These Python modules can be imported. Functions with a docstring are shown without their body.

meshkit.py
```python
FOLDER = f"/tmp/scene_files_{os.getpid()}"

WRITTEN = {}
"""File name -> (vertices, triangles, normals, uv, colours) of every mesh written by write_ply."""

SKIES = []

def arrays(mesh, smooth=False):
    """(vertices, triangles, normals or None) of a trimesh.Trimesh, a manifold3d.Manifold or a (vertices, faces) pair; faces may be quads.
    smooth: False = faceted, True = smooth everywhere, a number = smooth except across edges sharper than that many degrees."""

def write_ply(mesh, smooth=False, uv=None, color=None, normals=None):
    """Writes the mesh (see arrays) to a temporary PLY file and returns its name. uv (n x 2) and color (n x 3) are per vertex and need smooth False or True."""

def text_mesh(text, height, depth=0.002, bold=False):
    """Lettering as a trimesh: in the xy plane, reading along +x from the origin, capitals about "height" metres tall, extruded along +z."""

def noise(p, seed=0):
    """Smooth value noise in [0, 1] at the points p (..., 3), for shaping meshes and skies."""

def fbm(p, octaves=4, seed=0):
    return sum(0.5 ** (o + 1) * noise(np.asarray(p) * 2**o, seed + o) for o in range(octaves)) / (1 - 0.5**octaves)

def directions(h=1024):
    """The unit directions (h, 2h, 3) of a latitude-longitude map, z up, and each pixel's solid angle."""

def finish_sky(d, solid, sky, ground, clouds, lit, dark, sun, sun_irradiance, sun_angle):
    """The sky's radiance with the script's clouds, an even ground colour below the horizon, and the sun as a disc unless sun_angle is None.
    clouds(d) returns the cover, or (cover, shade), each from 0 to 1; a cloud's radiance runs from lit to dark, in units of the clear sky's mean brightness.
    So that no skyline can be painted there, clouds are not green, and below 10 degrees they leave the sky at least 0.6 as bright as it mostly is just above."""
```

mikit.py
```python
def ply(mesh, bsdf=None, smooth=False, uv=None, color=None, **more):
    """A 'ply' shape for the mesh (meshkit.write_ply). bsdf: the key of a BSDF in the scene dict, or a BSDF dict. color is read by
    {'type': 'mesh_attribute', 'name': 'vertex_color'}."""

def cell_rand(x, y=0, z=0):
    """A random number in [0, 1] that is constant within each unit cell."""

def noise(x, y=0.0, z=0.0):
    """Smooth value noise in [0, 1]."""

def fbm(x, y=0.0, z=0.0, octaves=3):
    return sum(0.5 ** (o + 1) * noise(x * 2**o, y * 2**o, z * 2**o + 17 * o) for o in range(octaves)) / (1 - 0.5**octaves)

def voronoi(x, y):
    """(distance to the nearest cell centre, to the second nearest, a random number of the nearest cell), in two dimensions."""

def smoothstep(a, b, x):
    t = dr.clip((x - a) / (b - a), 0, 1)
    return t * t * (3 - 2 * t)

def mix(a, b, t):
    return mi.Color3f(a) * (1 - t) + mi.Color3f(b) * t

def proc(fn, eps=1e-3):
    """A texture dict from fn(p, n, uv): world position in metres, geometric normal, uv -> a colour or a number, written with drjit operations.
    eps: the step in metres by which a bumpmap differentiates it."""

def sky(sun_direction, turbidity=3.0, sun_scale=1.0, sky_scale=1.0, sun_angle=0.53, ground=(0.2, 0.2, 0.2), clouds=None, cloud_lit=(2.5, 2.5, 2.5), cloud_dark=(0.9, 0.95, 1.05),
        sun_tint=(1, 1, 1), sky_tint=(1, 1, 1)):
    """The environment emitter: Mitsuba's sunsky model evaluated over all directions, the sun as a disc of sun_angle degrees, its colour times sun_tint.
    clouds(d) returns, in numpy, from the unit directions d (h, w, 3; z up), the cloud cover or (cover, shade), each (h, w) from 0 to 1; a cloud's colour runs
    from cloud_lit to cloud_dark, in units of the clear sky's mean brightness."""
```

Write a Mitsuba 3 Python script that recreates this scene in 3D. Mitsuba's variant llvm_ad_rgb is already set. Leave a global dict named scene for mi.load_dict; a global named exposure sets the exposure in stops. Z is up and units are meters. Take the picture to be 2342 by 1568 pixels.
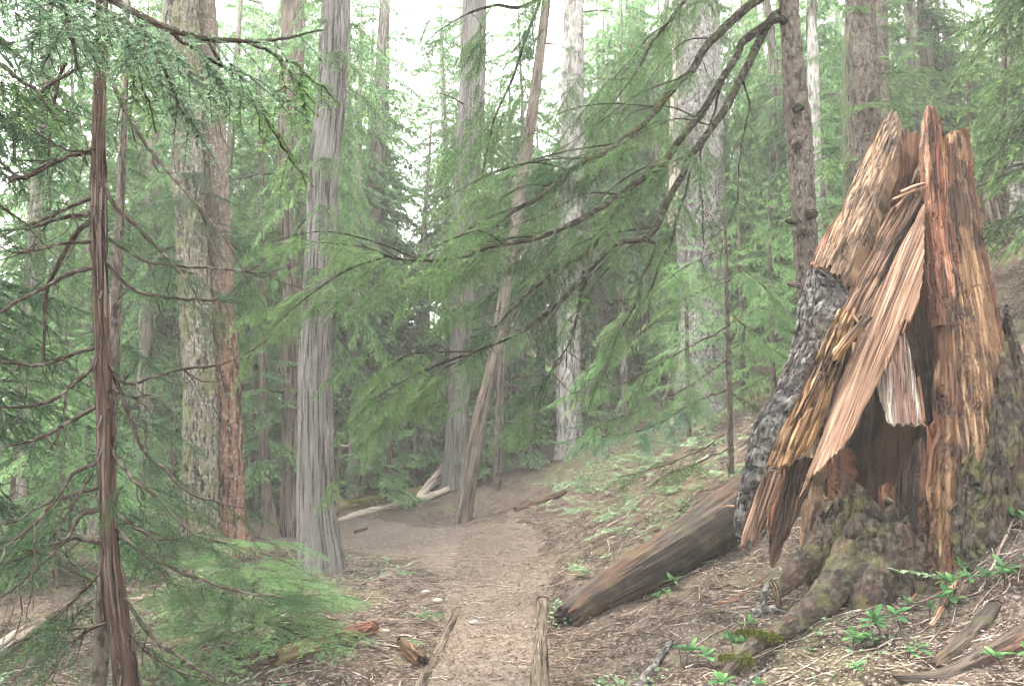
import math, numpy as np, trimesh, mitsuba as mi, drjit as dr, mikit, meshkit
from scipy.interpolate import RBFInterpolator
T = mi.ScalarTransform4f
scene, labels = {}, {}
RNG = np.random.default_rng(7)

# ------------------------------------------------------------------ camera, air, sky, exposure
F, CX, CY, PITCH, EYE = 2028.0, 1171.0, 784.0, math.radians(5.52), np.array([0.0, 0.0, 1.62])
scene['air'] = {'type': 'homogeneous', 'albedo': {'type': 'rgb', 'value': [0.96, 0.965, 0.96]}, 'sigma_t': 0.0022}
scene['camera'] = {
    'type': 'thinlens', 'fov': 60.0, 'fov_axis': 'x', 'aperture_radius': 0.0016, 'focus_distance': 8.0,
    'near_clip': 0.05, 'far_clip': 2000.0,
    'to_world': T().look_at(origin=EYE.tolist(), target=[0, math.cos(PITCH), EYE[2] + math.sin(PITCH)], up=[0, 0, 1]),
    'medium': {'type': 'ref', 'id': 'air'}}
scene['sky'] = mikit.sky([-0.38, 0.32, 0.86], turbidity=3, sun_scale=0.4, sun_angle=22, sun_tint=(.94, 1, 1.08), clouds=lambda d: 1.0,
                         cloud_lit=(2.5, 2.5, 2.5), ground=(0.12, 0.12, 0.08))
exposure = 5.2
scene['haze'] = {'type': 'cube', 'to_world': T().translate([0, 107.5, 18]).scale([242, 234.5, 48]),
                 'bsdf': {'type': 'null'}, 'interior': {'type': 'ref', 'id': 'air'}}
labels['haze'] = {'kind': 'stuff', 'label': 'thin pale moist air between the trees', 'category': 'haze'}


def at(px, py, Y):
    """the point at distance Y ahead seen at pixel (px, py) of the 2342 x 1568 photograph"""
    xc, yc = (px - CX) / F, (CY - py) / F
    dy = math.cos(PITCH) - yc * math.sin(PITCH)
    dz = math.sin(PITCH) + yc * math.cos(PITCH)
    return np.array([xc / dy * Y, Y, EYE[2] + dz / dy * Y])


# ------------------------------------------------------------------ materials
noise, fbm, smoothstep, mix, cell_rand = mikit.noise, mikit.fbm, mikit.smoothstep, mikit.mix, mikit.cell_rand


def diffuse(key, fn, bump=None, scale=0.01, eps=2e-3, rough=None, two=True):
    if rough is None:
        b = {'type': 'diffuse', 'reflectance': mikit.proc(fn)}
    else:
        b = {'type': 'principled', 'base_color': mikit.proc(fn), 'roughness': rough, 'specular': 0.35}
    if bump is not None:
        b = {'type': 'bumpmap', 'tex': mikit.proc(bump, eps), 'scale': scale, 'b': b}
    scene[key] = {'type': 'twosided', 'b': b} if two else b


def turned(p):
    return .36 * p.x + .48 * p.y - .8 * p.z, .6 * p.y - .8 * p.x, .48 * p.x + .64 * p.y + .6 * p.z


def bark_mat(key, dark, mid, pale, fu, fv, moss=0.0, lichen=0.0, streak=0.5, mosscol=(0.10, 0.12, 0.03), high=None):
    """uv in metres: u round the trunk, v along it"""
    def fn(p, n, uv):
        a = fbm(uv.x * fu, uv.y * fv, 3.1, 4)
        b = fbm(uv.x * fu * 3.3, uv.y * fv * 2.2, 9.7, 3)
        c = fbm(uv.x * 2.2, uv.y * 1.1, 5.5, 3)
        tx, ty, tz = turned(p)
        col = mix(dark, mid, smoothstep(0.36, 0.54, a * (1 - streak * 0.4) + b * streak * 0.4))
        col = mix(col, pale, smoothstep(0.48, 0.68, b * 0.6 + c * 0.4))
        if high:      # plainer bark higher on the trunk
            col = mix(col, mix(high[1], high[2], b), smoothstep(high[0] - 1.2, high[0] + 1.2, p.z + (c - .5) * 3))
        if lichen:
            col = mix(col, (0.42, 0.46, 0.38), smoothstep(0.54, 0.66, fbm(tx * 27, ty * 27, tz * 27, 4)) * lichen)
        if moss:
            col = mix(col, mosscol, smoothstep(0.5, 0.66, fbm(tx * 6, ty * 6, tz * 6, 5)) * moss)
        return col

    def bump(p, n, uv):
        return fbm(uv.x * fu * 2.0, uv.y * fv * 2.0, 1.3, 4)
    diffuse(key, fn, bump, 0.02)


bark_mat('bark_cedar', (0.04, 0.038, 0.035), (0.112, 0.107, 0.10), (0.19, 0.185, 0.176), 60, 2.2, streak=0.7)
bark_mat('bark_cedar_brown', (0.045, 0.034, 0.028), (0.135, 0.11, 0.094), (0.235, 0.21, 0.19), 40, 2.4, streak=0.7)
bark_mat('bark_snag', (0.034, 0.027, 0.022), (0.098, 0.08, 0.066), (0.175, 0.16, 0.145), 38, 2.2, streak=0.7)
bark_mat('bark_fir_red', (0.03, 0.018, 0.013), (0.145, 0.078, 0.052), (0.24, 0.16, 0.12), 34, 4.5, lichen=0.2, high=(3.9, (0.05, 0.038, 0.03), (0.17, 0.135, 0.11)))
bark_mat('bark_fir_grey', (0.03, 0.026, 0.02), (0.115, 0.105, 0.082), (0.21, 0.20, 0.165), 38, 7, moss=0.4, lichen=0.25)
bark_mat('bark_hemlock', (0.028, 0.023, 0.02), (0.075, 0.062, 0.052), (0.135, 0.12, 0.106), 34, 16, lichen=0.08)
bark_mat('bark_grey_scaly', (0.045, 0.042, 0.04), (0.135, 0.127, 0.123), (0.23, 0.222, 0.217), 30, 14, lichen=0.3)
bark_mat('bark_silver', (0.085, 0.08, 0.075), (0.24, 0.23, 0.215), (0.36, 0.35, 0.33), 30, 7)
bark_mat('bark_near', (0.018, 0.012, 0.010), (0.06, 0.039, 0.030), (0.15, 0.125, 0.108), 55, 2.4)
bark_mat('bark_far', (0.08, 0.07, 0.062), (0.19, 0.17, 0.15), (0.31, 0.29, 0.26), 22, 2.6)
bark_mat('twig_bark', (0.018, 0.014, 0.012), (0.048, 0.037, 0.031), (0.11, 0.095, 0.082), 70, 12, lichen=0.12)
bark_mat('limb_bark', (0.006, 0.005, 0.004), (0.015, 0.013, 0.010), (0.036, 0.033, 0.027), 60, 22, moss=0.15, lichen=0.08)
bark_mat('log_rotten', (0.016, 0.010, 0.008), (0.055, 0.034, 0.023), (0.125, 0.095, 0.074), 40, 2.2, moss=0.12)
bark_mat('log_weathered', (0.022, 0.018, 0.015), (0.066, 0.053, 0.044), (0.12, 0.101, 0.087), 50, 3.0, moss=0.1)
bark_mat('log_bleached', (0.12, 0.095, 0.08), (0.31, 0.26, 0.215), (0.50, 0.45, 0.39), 40, 2.6)
bark_mat('log_mossy', (0.035, 0.028, 0.015), (0.10, 0.08, 0.045), (0.2, 0.16, 0.1), 30, 4, moss=1.0, mosscol=(0.055, 0.07, 0.014))
bark_mat('stick_bark', (0.10, 0.075, 0.06), (0.26, 0.20, 0.165), (0.45, 0.40, 0.35), 80, 14)


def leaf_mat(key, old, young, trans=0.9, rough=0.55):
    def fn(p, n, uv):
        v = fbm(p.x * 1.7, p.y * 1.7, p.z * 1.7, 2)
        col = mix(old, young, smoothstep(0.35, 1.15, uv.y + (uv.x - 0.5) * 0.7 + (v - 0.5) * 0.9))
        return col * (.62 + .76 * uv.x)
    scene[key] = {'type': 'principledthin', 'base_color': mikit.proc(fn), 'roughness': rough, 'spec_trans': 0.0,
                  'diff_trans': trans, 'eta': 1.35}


leaf_mat('leaf_dark', (0.026, 0.058, 0.03), (0.06, 0.112, 0.044))
leaf_mat('leaf_mid', (0.056, 0.105, 0.046), (0.115, 0.185, 0.07))
leaf_mat('leaf_light', (0.10, 0.19, 0.088), (0.185, 0.31, 0.125), 1.15)
leaf_mat('leaf_blue', (0.07, 0.155, 0.10), (0.13, 0.25, 0.15))
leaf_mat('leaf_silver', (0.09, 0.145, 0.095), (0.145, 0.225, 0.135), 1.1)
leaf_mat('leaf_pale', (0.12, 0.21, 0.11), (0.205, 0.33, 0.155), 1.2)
leaf_mat('leaf_broad', (0.05, 0.12, 0.05), (0.11, 0.22, 0.075), 0.7, 0.35)
leaf_mat('leaf_cover', (0.11, 0.18, 0.10), (0.27, 0.37, 0.23), 0.7, 0.45)
leaf_mat('lichen_beard', (0.17, 0.20, 0.13), (0.24, 0.27, 0.18), 0.9)
leaf_mat('moss_tuft', (0.055, 0.066, 0.012), (0.11, 0.125, 0.02), 0.5, 0.8)

# ------------------------------------------------------------------ helpers
used = {}


def numbered(name):
    k = used.get(name, 0)
    used[name] = k + 1
    return name if k == 0 else f'{name}_{k:03d}'


def tag(key, label=None, category=None, group=None, kind=None):
    d = {}
    for a, b in (('label', label), ('category', category), ('group', group), ('kind', kind)):
        if b:
            d[a] = b
    if d:
        labels[key] = d
    return key


def thing(name, label, category, group=None):
    return tag(numbered(name), label, category, group)


def part(parent, name, mesh, mat, smooth=True, uv=None, label=None, kind=None):
    key = numbered(f'{parent}__{name}')
    scene[key] = mikit.ply(mesh, mat, smooth=smooth, uv=uv)
    tag(key, label, None, None, kind)
    return key


def solo(name, mesh, mat, label, category, group=None, smooth=True, uv=None, kind=None):
    key = numbered(name)
    scene[key] = mikit.ply(mesh, mat, smooth=smooth, uv=uv)
    return tag(key, label, category, group, kind)


def norm(v):
    return v / np.maximum(np.linalg.norm(v, axis=-1, keepdims=True), 1e-12)


def curve(pts, n):
    """Catmull-Rom through the rows of pts (any number of columns), n rows out, spaced by arc length"""
    p = np.asarray(pts, float)
    if len(p) == 2:
        return p[0] + (p[1] - p[0]) * np.linspace(0, 1, n)[:, None]
    q = np.vstack([2 * p[0] - p[1], p, 2 * p[-1] - p[-2]])
    out = []
    for i in range(len(p) - 1):
        t = np.linspace(0, 1, 12, endpoint=False)[:, None]
        a, b, c, d = q[i:i + 4]
        out.append(0.5 * (2 * b + (c - a) * t + (2 * a - 5 * b + 4 * c - d) * t ** 2 + (3 * b - a - 3 * c + d) * t ** 3))
    out = np.vstack(out + [p[-1:]])
    s = np.r_[0, np.cumsum(np.linalg.norm(np.diff(out[:, :3], axis=0), axis=1))]
    return np.stack([np.interp(np.linspace(0, s[-1], n), s, out[:, k]) for k in range(out.shape[1])], 1)


def frames(P):
    t = norm(np.gradient(P, axis=0))
    a = np.zeros_like(P)
    ref = np.array([0.0, 1.0, 0.0]) if abs(t[0, 1]) < 0.9 else np.array([0.0, 0.0, 1.0])
    a[0] = norm(ref - t[0] * (ref @ t[0]))
    for i in range(1, len(P)):
        v = a[i - 1] - t[i] * (a[i - 1] @ t[i])
        a[i] = v / np.linalg.norm(v)
    return t, a, np.cross(t, a)


def worley(u, v, per, seed):
    """cells of size 1, periodic in u with whole period per: (nearest, second nearest, random of the nearest)"""
    f1, f2, idr = np.full(u.shape, 9.0), np.full(u.shape, 9.0), np.zeros(u.shape)
    iu, iv = np.floor(u).astype(int), np.floor(v).astype(int)

    def h(a, b, k):
        x = (a * 374761393 + b * 668265263 + (seed * 7 + k) * 982451653) & 0xFFFFFFFF
        x = ((x ^ (x >> 13)) * 1274126177) & 0xFFFFFFFF
        return ((x ^ (x >> 16)) & 0xFFFF) / 65535.0
    for a in (-1, 0, 1):
        for b in (-1, 0, 1):
            cu, cv = iu + a, iv + b
            w = np.mod(cu, per)
            d = np.hypot(cu + 0.15 + 0.7 * h(w, cv, 1) - u, cv + 0.15 + 0.7 * h(w, cv, 2) - v)
            r = h(w, cv, 3)
            f2 = np.where(d < f1, f1, np.minimum(f2, d))
            idr = np.where(d < f1, r, idr)
            f1 = np.minimum(f1, d)
    return f1, f2, idr


def tube(P, R, sides, bark=None, seed=0, flare=None, lobes=None, caps=True, uvs=True):
    """a round limb along P with radii R; bark = (cell width, cell length, relief, groove) in metres.
    Its seam lies on the far side. Returns (mesh, uv)."""
    P, R = np.asarray(P, float), np.asarray(R, float)
    t, a, b = frames(P)
    n = len(P)
    s = np.r_[0, np.cumsum(np.linalg.norm(np.diff(P, axis=0), axis=1))]
    ang = np.linspace(0, 2 * np.pi, sides + 1)
    r = R[:, None] * np.ones(sides + 1)
    rm = float(np.median(R))
    if bark:
        cw, ch, relief, groove = bark
        per = max(4, int(round(2 * np.pi * rm / cw)))
        U = ang[None, :] / (2 * np.pi) * per + 0 * s[:, None]
        V = s[:, None] / ch + 0 * ang[None, :]
        wob = meshkit.fbm(np.stack([np.cos(ang)[None] * rm * 6 + 0 * V, np.sin(ang)[None] * rm * 6 + 0 * V, V * ch * 3], -1), 3, seed)
        f1, f2, rr = worley(U + (wob - 0.5) * 1.4, V + rr_off(U, per, seed), per, seed)
        edge = np.clip((f2 - f1) / 0.28, 0, 1)
        fine = meshkit.fbm(np.stack([np.cos(ang)[None] * rm * 40 + 0 * V, np.sin(ang)[None] * rm * 40 + 0 * V, V * ch * 6], -1), 3, seed + 3)
        k = np.minimum(1, R / rm)[:, None]
        r = r + k * (relief * (rr - 0.5) + groove * (edge - 1) + relief * 0.7 * (fine - 0.5))
        big = meshkit.fbm(np.stack([np.cos(ang)[None] * 1.3 + 0 * V, np.sin(ang)[None] * 1.3 + 0 * V, s[:, None] * 0.9 + 0 * V], -1), 2, seed + 5)
        r = r * (1 + 0.12 * (big - 0.5))
    if flare:
        amt, length, nl, ph = flare
        w = np.exp(-s / length)[:, None]
        r = r * (1 + w * amt * (0.55 + 0.45 * np.cos(nl * (ang[None] + ph))))
    r[:, -1] = r[:, 0]
    V = P[:, None] + r[..., None] * (np.cos(ang)[None, :, None] * a[:, None] + np.sin(ang)[None, :, None] * b[:, None])
    V = V.reshape(-1, 3)
    uv = np.stack([ang[None] * rm + 0 * s[:, None], s[:, None] + 0 * ang[None]], -1).reshape(-1, 2)
    m = sides + 1
    i, j = np.meshgrid(np.arange(n - 1), np.arange(sides), indexing='ij')
    q = np.stack([i * m + j, i * m + j + 1, (i + 1) * m + j + 1, (i + 1) * m + j], -1).reshape(-1, 4)
    Fc = np.vstack([q[:, [0, 1, 2]], q[:, [0, 2, 3]]])
    if caps:
        k = len(V)
        V = np.vstack([V, P[0], P[-1]])
        uv = np.vstack([uv, [0, 0], [0, s[-1]]])
        jj = np.arange(sides)
        Fc = np.vstack([Fc, np.stack([0 * jj + k, jj + 1, jj], 1), np.stack([0 * jj + k + 1, (n - 1) * m + jj, (n - 1) * m + jj + 1], 1)])
    return (V, Fc), uv


def rr_off(U, per, seed):
    col = np.mod(np.floor(U), per)
    return np.modf(np.abs(np.sin(col * 12.9898 + seed) * 43758.5453))[0] * 1.0


def join(items):
    """[(mesh, uv)] -> (mesh, uv)"""
    V, Fc, uv, k = [], [], [], 0
    for (v, f), u in items:
        V.append(v), Fc.append(np.asarray(f) + k), uv.append(u)
        k += len(v)
    return (np.vstack(V), np.vstack(Fc)), np.vstack(uv)
# ------------------------------------------------------------------ the ground
G = [at(*g) for g in [
    (1105, 1568, 5.6), (1140, 1385, 8.1), (1130, 1290, 10.4), (1000, 1250, 12.2), (1055, 1198, 15.2), (900, 1200, 15.0), (790, 1190, 15.6),
    (735, 1302, 10.8), (465, 1288, 12.6), (530, 1262, 13.2), (672, 1225, 15.0), (620, 1226, 14.8), (750, 1500, 6.2), (640, 1510, 6.2), (380, 1385, 9.0),
    (100, 1450, 8.0), (0, 1545, 6.7), (560, 1470, 6.8), (880, 1400, 8.0), (950, 1480, 6.8), (900, 1300, 10.5),
    (1290, 1420, 7.2), (1400, 1395, 7.4), (1500, 1340, 7.6), (1600, 1290, 7.8), (1700, 1245, 7.9), (1270, 1568, 5.6), (1400, 1530, 5.6), (1560, 1500, 5.5),
    (1700, 1480, 5.5), (1800, 1400, 6.0), (1900, 1410, 5.9), (2050, 1390, 5.85), (2150, 1250, 5.85), (2250, 1160, 5.92), (2320, 1080, 6.08), (2342, 1300, 5.2), (2250, 1400, 5.2), (2342, 1568, 4.3), (2000, 1568, 4.6), (1850, 1500, 5.2),
    (2342, 830, 9.0), (2300, 700, 10.0), (2260, 570, 11.3), (2342, 535, 12.0), (1700, 1075, 9.2), (1670, 1085, 9.6),
    (1500, 1100, 11.5), (1400, 1180, 10.8), (1250, 1270, 10.5), (1300, 1040, 18.3), (1400, 1010, 16.5), (1200, 1110, 16.5), (1135, 1116, 17.0),
    (1045, 1122, 18.6), (1605, 960, 16.2), (1750, 900, 13.5), (1180, 1040, 22.0), (1300, 940, 25.0), (1460, 880, 23.0), (890, 1158, 16.8), (800, 1160, 17.6),
    (960, 1090, 21.0), (860, 1010, 27.0), (1150, 960, 30.0), (1600, 800, 26.0), (2000, 500, 19.0), (640, 1140, 20.0), (400, 1150, 20.0), (150, 1230, 14.0), (100, 1080, 26.0)]]
G += [np.array(g, float) for g in [
    (-.15, 0, 0), (-.15, 3, 0), (0.6, 0, .02), (1.5, 0, .25), (3, 0, 1.0), (1.5, 3, .22), (3, 2.5, .75), (-1.5, 0, -.05), (-1.5, 3, -.03), (-3.5, 2, -.25), (-2.0, 4.5, -.06), (-4, 4.5, -.3), (6, 3, 3.2),
    (-8, 8, -.8), (-12, 15, -1.8), (-10, 30, -2.2), (-25, 40, -7), (0, 45, 4.0), (12, 30, 9), (10, 15, 6.6), (25, 40, 19), (14, 5, 10), (-25, 5, -6), (-6, 45, .5), (-60, 60, -16), (40, 0, 24), (60, 60, 38),
    (0, 90, 11), (-50, 120, -8), (60, 130, 40), (0, 150, 20), (-20, -30, -5), (20, -30, 12), (0, -30, 1), (-120, 100, -22), (120, 100, 52), (0, 300, 30), (-150, 300, -10), (150, 300, 60)]]
G = np.array(G)
RBF = RBFInterpolator(G[:, :2], G[:, 2], kernel='linear', smoothing=0.02)
TRAIL = curve([(-.15, -3), (-.15, 3), (-.14, 6), (-.14, 8.4), (-.2, 10.2), (-.75, 12.2), (-2.1, 14.1), (-4.2, 15.6), (-7, 16.8), (-11, 17.6)], 160)
TW = np.interp(np.arange(160), [0, 60, 75, 95, 160], [.40, .40, .62, 1.0, .7])


def trail_u(x, y):
    """(distance from the trail's middle, the trail's half width there)"""
    from scipy.spatial import cKDTree
    d, i = cKDTree(TRAIL).query(np.stack([x, y], -1))
    return d, TW[i]


def height0(x, y):
    sh = np.shape(x)
    return RBF(np.stack([np.ravel(x), np.ravel(y)], 1)).reshape(sh)


def warp(lo, mid0, mid1, hi, fine, grow):
    m = list(np.arange(mid0, mid1, fine))
    for sgn, end, start in ((1, hi, mid1), (-1, lo, mid0)):
        p, st = start, fine
        ext = []
        while (end - p) * sgn > 0:
            p += sgn * st
            st *= grow
            ext.append(p)
        m = m + ext if sgn > 0 else ext[::-1] + m
    return np.array(m)


gx = warp(-240, -4.2, 4.4, 240, 0.043, 1.09)
gy = warp(-120, 3.6, 13.0, 340, 0.047, 1.05)
# base heights on a coarse grid, then interpolated
from scipy.interpolate import RectBivariateSpline
cx_, cy_ = warp(-241, -12, 12, 241, .5, 1.12), warp(-122, 0, 30, 342, .5, 1.12)
CGX, CGY = np.meshgrid(cx_, cy_, indexing='ij')
SPL = RectBivariateSpline(cx_, cy_, height0(CGX, CGY), kx=2, ky=2, s=0)


def ground(x, y):
    x, y = np.broadcast_arrays(np.asarray(x, float), np.asarray(y, float))
    z = SPL.ev(x, y)
    d, w = trail_u(x, y)
    off = np.clip((d - w) / 0.5, 0, 1)
    p = np.stack([x, y, 0 * x], -1)
    near = np.exp(-np.hypot(x, y - 8) / 60)
    z = z + near * ((meshkit.fbm(p * 0.9, 3, 1) - .5) * .22 * (0.15 + .85 * off) + (meshkit.fbm(p * 4, 3, 2) - .5) * .085 * (.25 + .75 * off) + (meshkit.fbm(p * 22, 2, 3) - .5) * .022)
    return z + 0.02 * np.clip(1 - d / (w + .3), 0, 1) * 0


GX, GY = np.meshgrid(gx, gy, indexing='ij')
GZ = ground(GX, GY)
gv = np.stack([GX, GY, GZ], -1).reshape(-1, 3)
ii, jj = np.meshgrid(np.arange(len(gx) - 1), np.arange(len(gy) - 1), indexing='ij')
gq = np.stack([ii * len(gy) + jj, (ii + 1) * len(gy) + jj, (ii + 1) * len(gy) + jj + 1, ii * len(gy) + jj + 1], -1).reshape(-1, 4)
gf = np.vstack([gq[:, [0, 1, 2]], gq[:, [0, 2, 3]]])
cen = gv[gf].mean(1)
d_, w_ = trail_u(cen[:, 0], cen[:, 1])
jit = (meshkit.fbm(cen * [3, 3, 0], 3, 9) - .5) * .35 * np.clip((cen[:, 1] - 8.2) / 2, .12, 1)
ontrail = d_ < w_ + jit


def soil_fn(green):
    def fn(p, n, uv):
        a = fbm(p.x * 1.1, p.y * 1.1, p.z * 1.1 + 4, 4)
        b = fbm(p.x * 9, p.y * 9, p.z * 9, 4)
        c = fbm(p.x * 55, p.y * 55, p.z * 55, 3)
        col = mix((0.018, 0.014, 0.012), (0.062, 0.049, 0.041), smoothstep(.36, .64, b * .55 + c * .45))
        col = mix(col, (0.125, 0.105, 0.09), smoothstep(.58, .70, c) * .8)
        col = mix(col, (0.22, 0.195, 0.17), smoothstep(.78, .86, noise(p.x * 120, p.y * 120, p.z * 120)) * .7)
        if green:
            g = smoothstep(.50, .66, a * .6 + b * .4 + .02)
            col = mix(col, mix((0.04, 0.052, 0.018), (0.11, 0.125, 0.055), c), g * .25)
        else:
            col = mix(col, (0.125, 0.105, 0.088), .55) * (.7 + .6 * a)
        return col
    return fn


def soil_bump(p, n, uv):
    return fbm(p.x * 40, p.y * 40, p.z * 40, 3)


diffuse('soil', soil_fn(True), soil_bump, 0.02, two=False)
diffuse('trail_soil', soil_fn(False), soil_bump, 0.014, two=False)
gn = meshkit.arrays((gv, gf), True)[2]
for key, keep, mat in (('forest_floor', ~ontrail, 'soil'), ('trail', ontrail, 'trail_soil')):
    f = gf[keep]
    ids, inv = np.unique(f, return_inverse=True)
    scene[key] = {'type': 'ply', 'filename': meshkit.write_ply((gv[ids], inv.reshape(-1, 3)), normals=gn[ids]), 'face_normals': False, 'bsdf': {'type': 'ref', 'id': mat}}
tag('forest_floor', 'brown needle littered slope with green ground plants rising to the right', 'ground', kind='structure')
tag('trail', 'bare brown dirt footpath leading away and bending behind the cedar', 'path', kind='structure')
# ------------------------------------------------------------------ foliage: boughs of needles, made once and placed many times
def needles_on(P0, D, L, UPV, spacing, nl, nw, tip0, tip1, rng, spread=62, both=True):
    """triangular needles on both sides of straight twigs. P0, D, UPV (n,3), L (n,), tip0/tip1 (n,): youngness at both ends"""
    cnt = np.maximum(2, (L / spacing).astype(int))
    idx = np.repeat(np.arange(len(L)), cnt)
    k = np.concatenate([np.arange(c) for c in cnt])
    t = (k + rng.random(len(k))) / cnt[idx]
    side = np.where(rng.random(len(k)) < .5, 1.0, -1.0)
    d, up = D[idx], UPV[idx]
    lat = np.cross(up, d)
    ang = np.radians(spread + rng.normal(0, 14, len(k)))
    dirn = d * np.cos(ang)[:, None] + lat * (side * np.sin(ang))[:, None] + up * rng.normal(0.05, .28, len(k))[:, None]
    dirn = norm(dirn)
    base = P0[idx] + d * (t * L[idx])[:, None]
    ln = nl * (0.75 + .5 * rng.random(len(k))) * (1 - .35 * t ** 3)
    w = norm(np.cross(dirn, up + rng.normal(0, .35, up.shape))) * (nw / 2)
    V = np.stack([base - w, base + w, base + dirn * ln[:, None] + w * .35], 1).reshape(-1, 3)
    Fc = np.arange(len(V)).reshape(-1, 3)
    tip = tip0[idx] + (tip1 - tip0)[idx] * t
    uv = np.repeat(np.stack([rng.random(len(k)), tip], 1), 3, 0)
    return V, Fc, uv


def blades_on(P0, D, L, UPV, w, tip0, tip1, rng):
    """one lozenge per twig"""
    lat = norm(np.cross(UPV + rng.normal(0, .3, UPV.shape), D))
    w = (w * (.7 + .6 * rng.random(len(L))))[:, None]
    m = P0 + D * (L * .45)[:, None]
    e = P0 + D * L[:, None] - UPV * (L * .12)[:, None]
    V = np.stack([P0, m - lat * w / 2, e, m + lat * w / 2], 1).reshape(-1, 3)
    a = np.arange(len(L)) * 4
    Fc = np.vstack([np.stack([a, a + 1, a + 2], 1), np.stack([a, a + 2, a + 3], 1)])
    tips = np.stack([tip0, (tip0 + tip1) / 2, tip1, (tip0 + tip1) / 2], 1).reshape(-1)
    return V, Fc, np.stack([np.repeat(rng.random(len(L)), 4), tips], 1)


def sticks(P0, P1, r):
    """thin three sided twigs from P0 to P1"""
    d = norm(P1 - P0)
    a = norm(np.cross(d, np.array([.31, .2, .93])))
    b = np.cross(d, a)
    r = np.broadcast_to(r, (len(P0),))[:, None]
    ring = [a * math.cos(q) + b * math.sin(q) for q in (0, 2.094, 4.189)]
    V = np.stack([P0 + r * c for c in ring] + [P1 + r * .5 * c for c in ring], 1).reshape(-1, 3)
    k = np.arange(len(P0)) * 6
    Fc = np.vstack([np.stack([k + i, k + (i + 1) % 3, k + 3 + (i + 1) % 3], 1) for i in range(3)] + [np.stack([k + i, k + 3 + (i + 1) % 3, k + 3 + i], 1) for i in range(3)])
    return V, Fc


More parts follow.
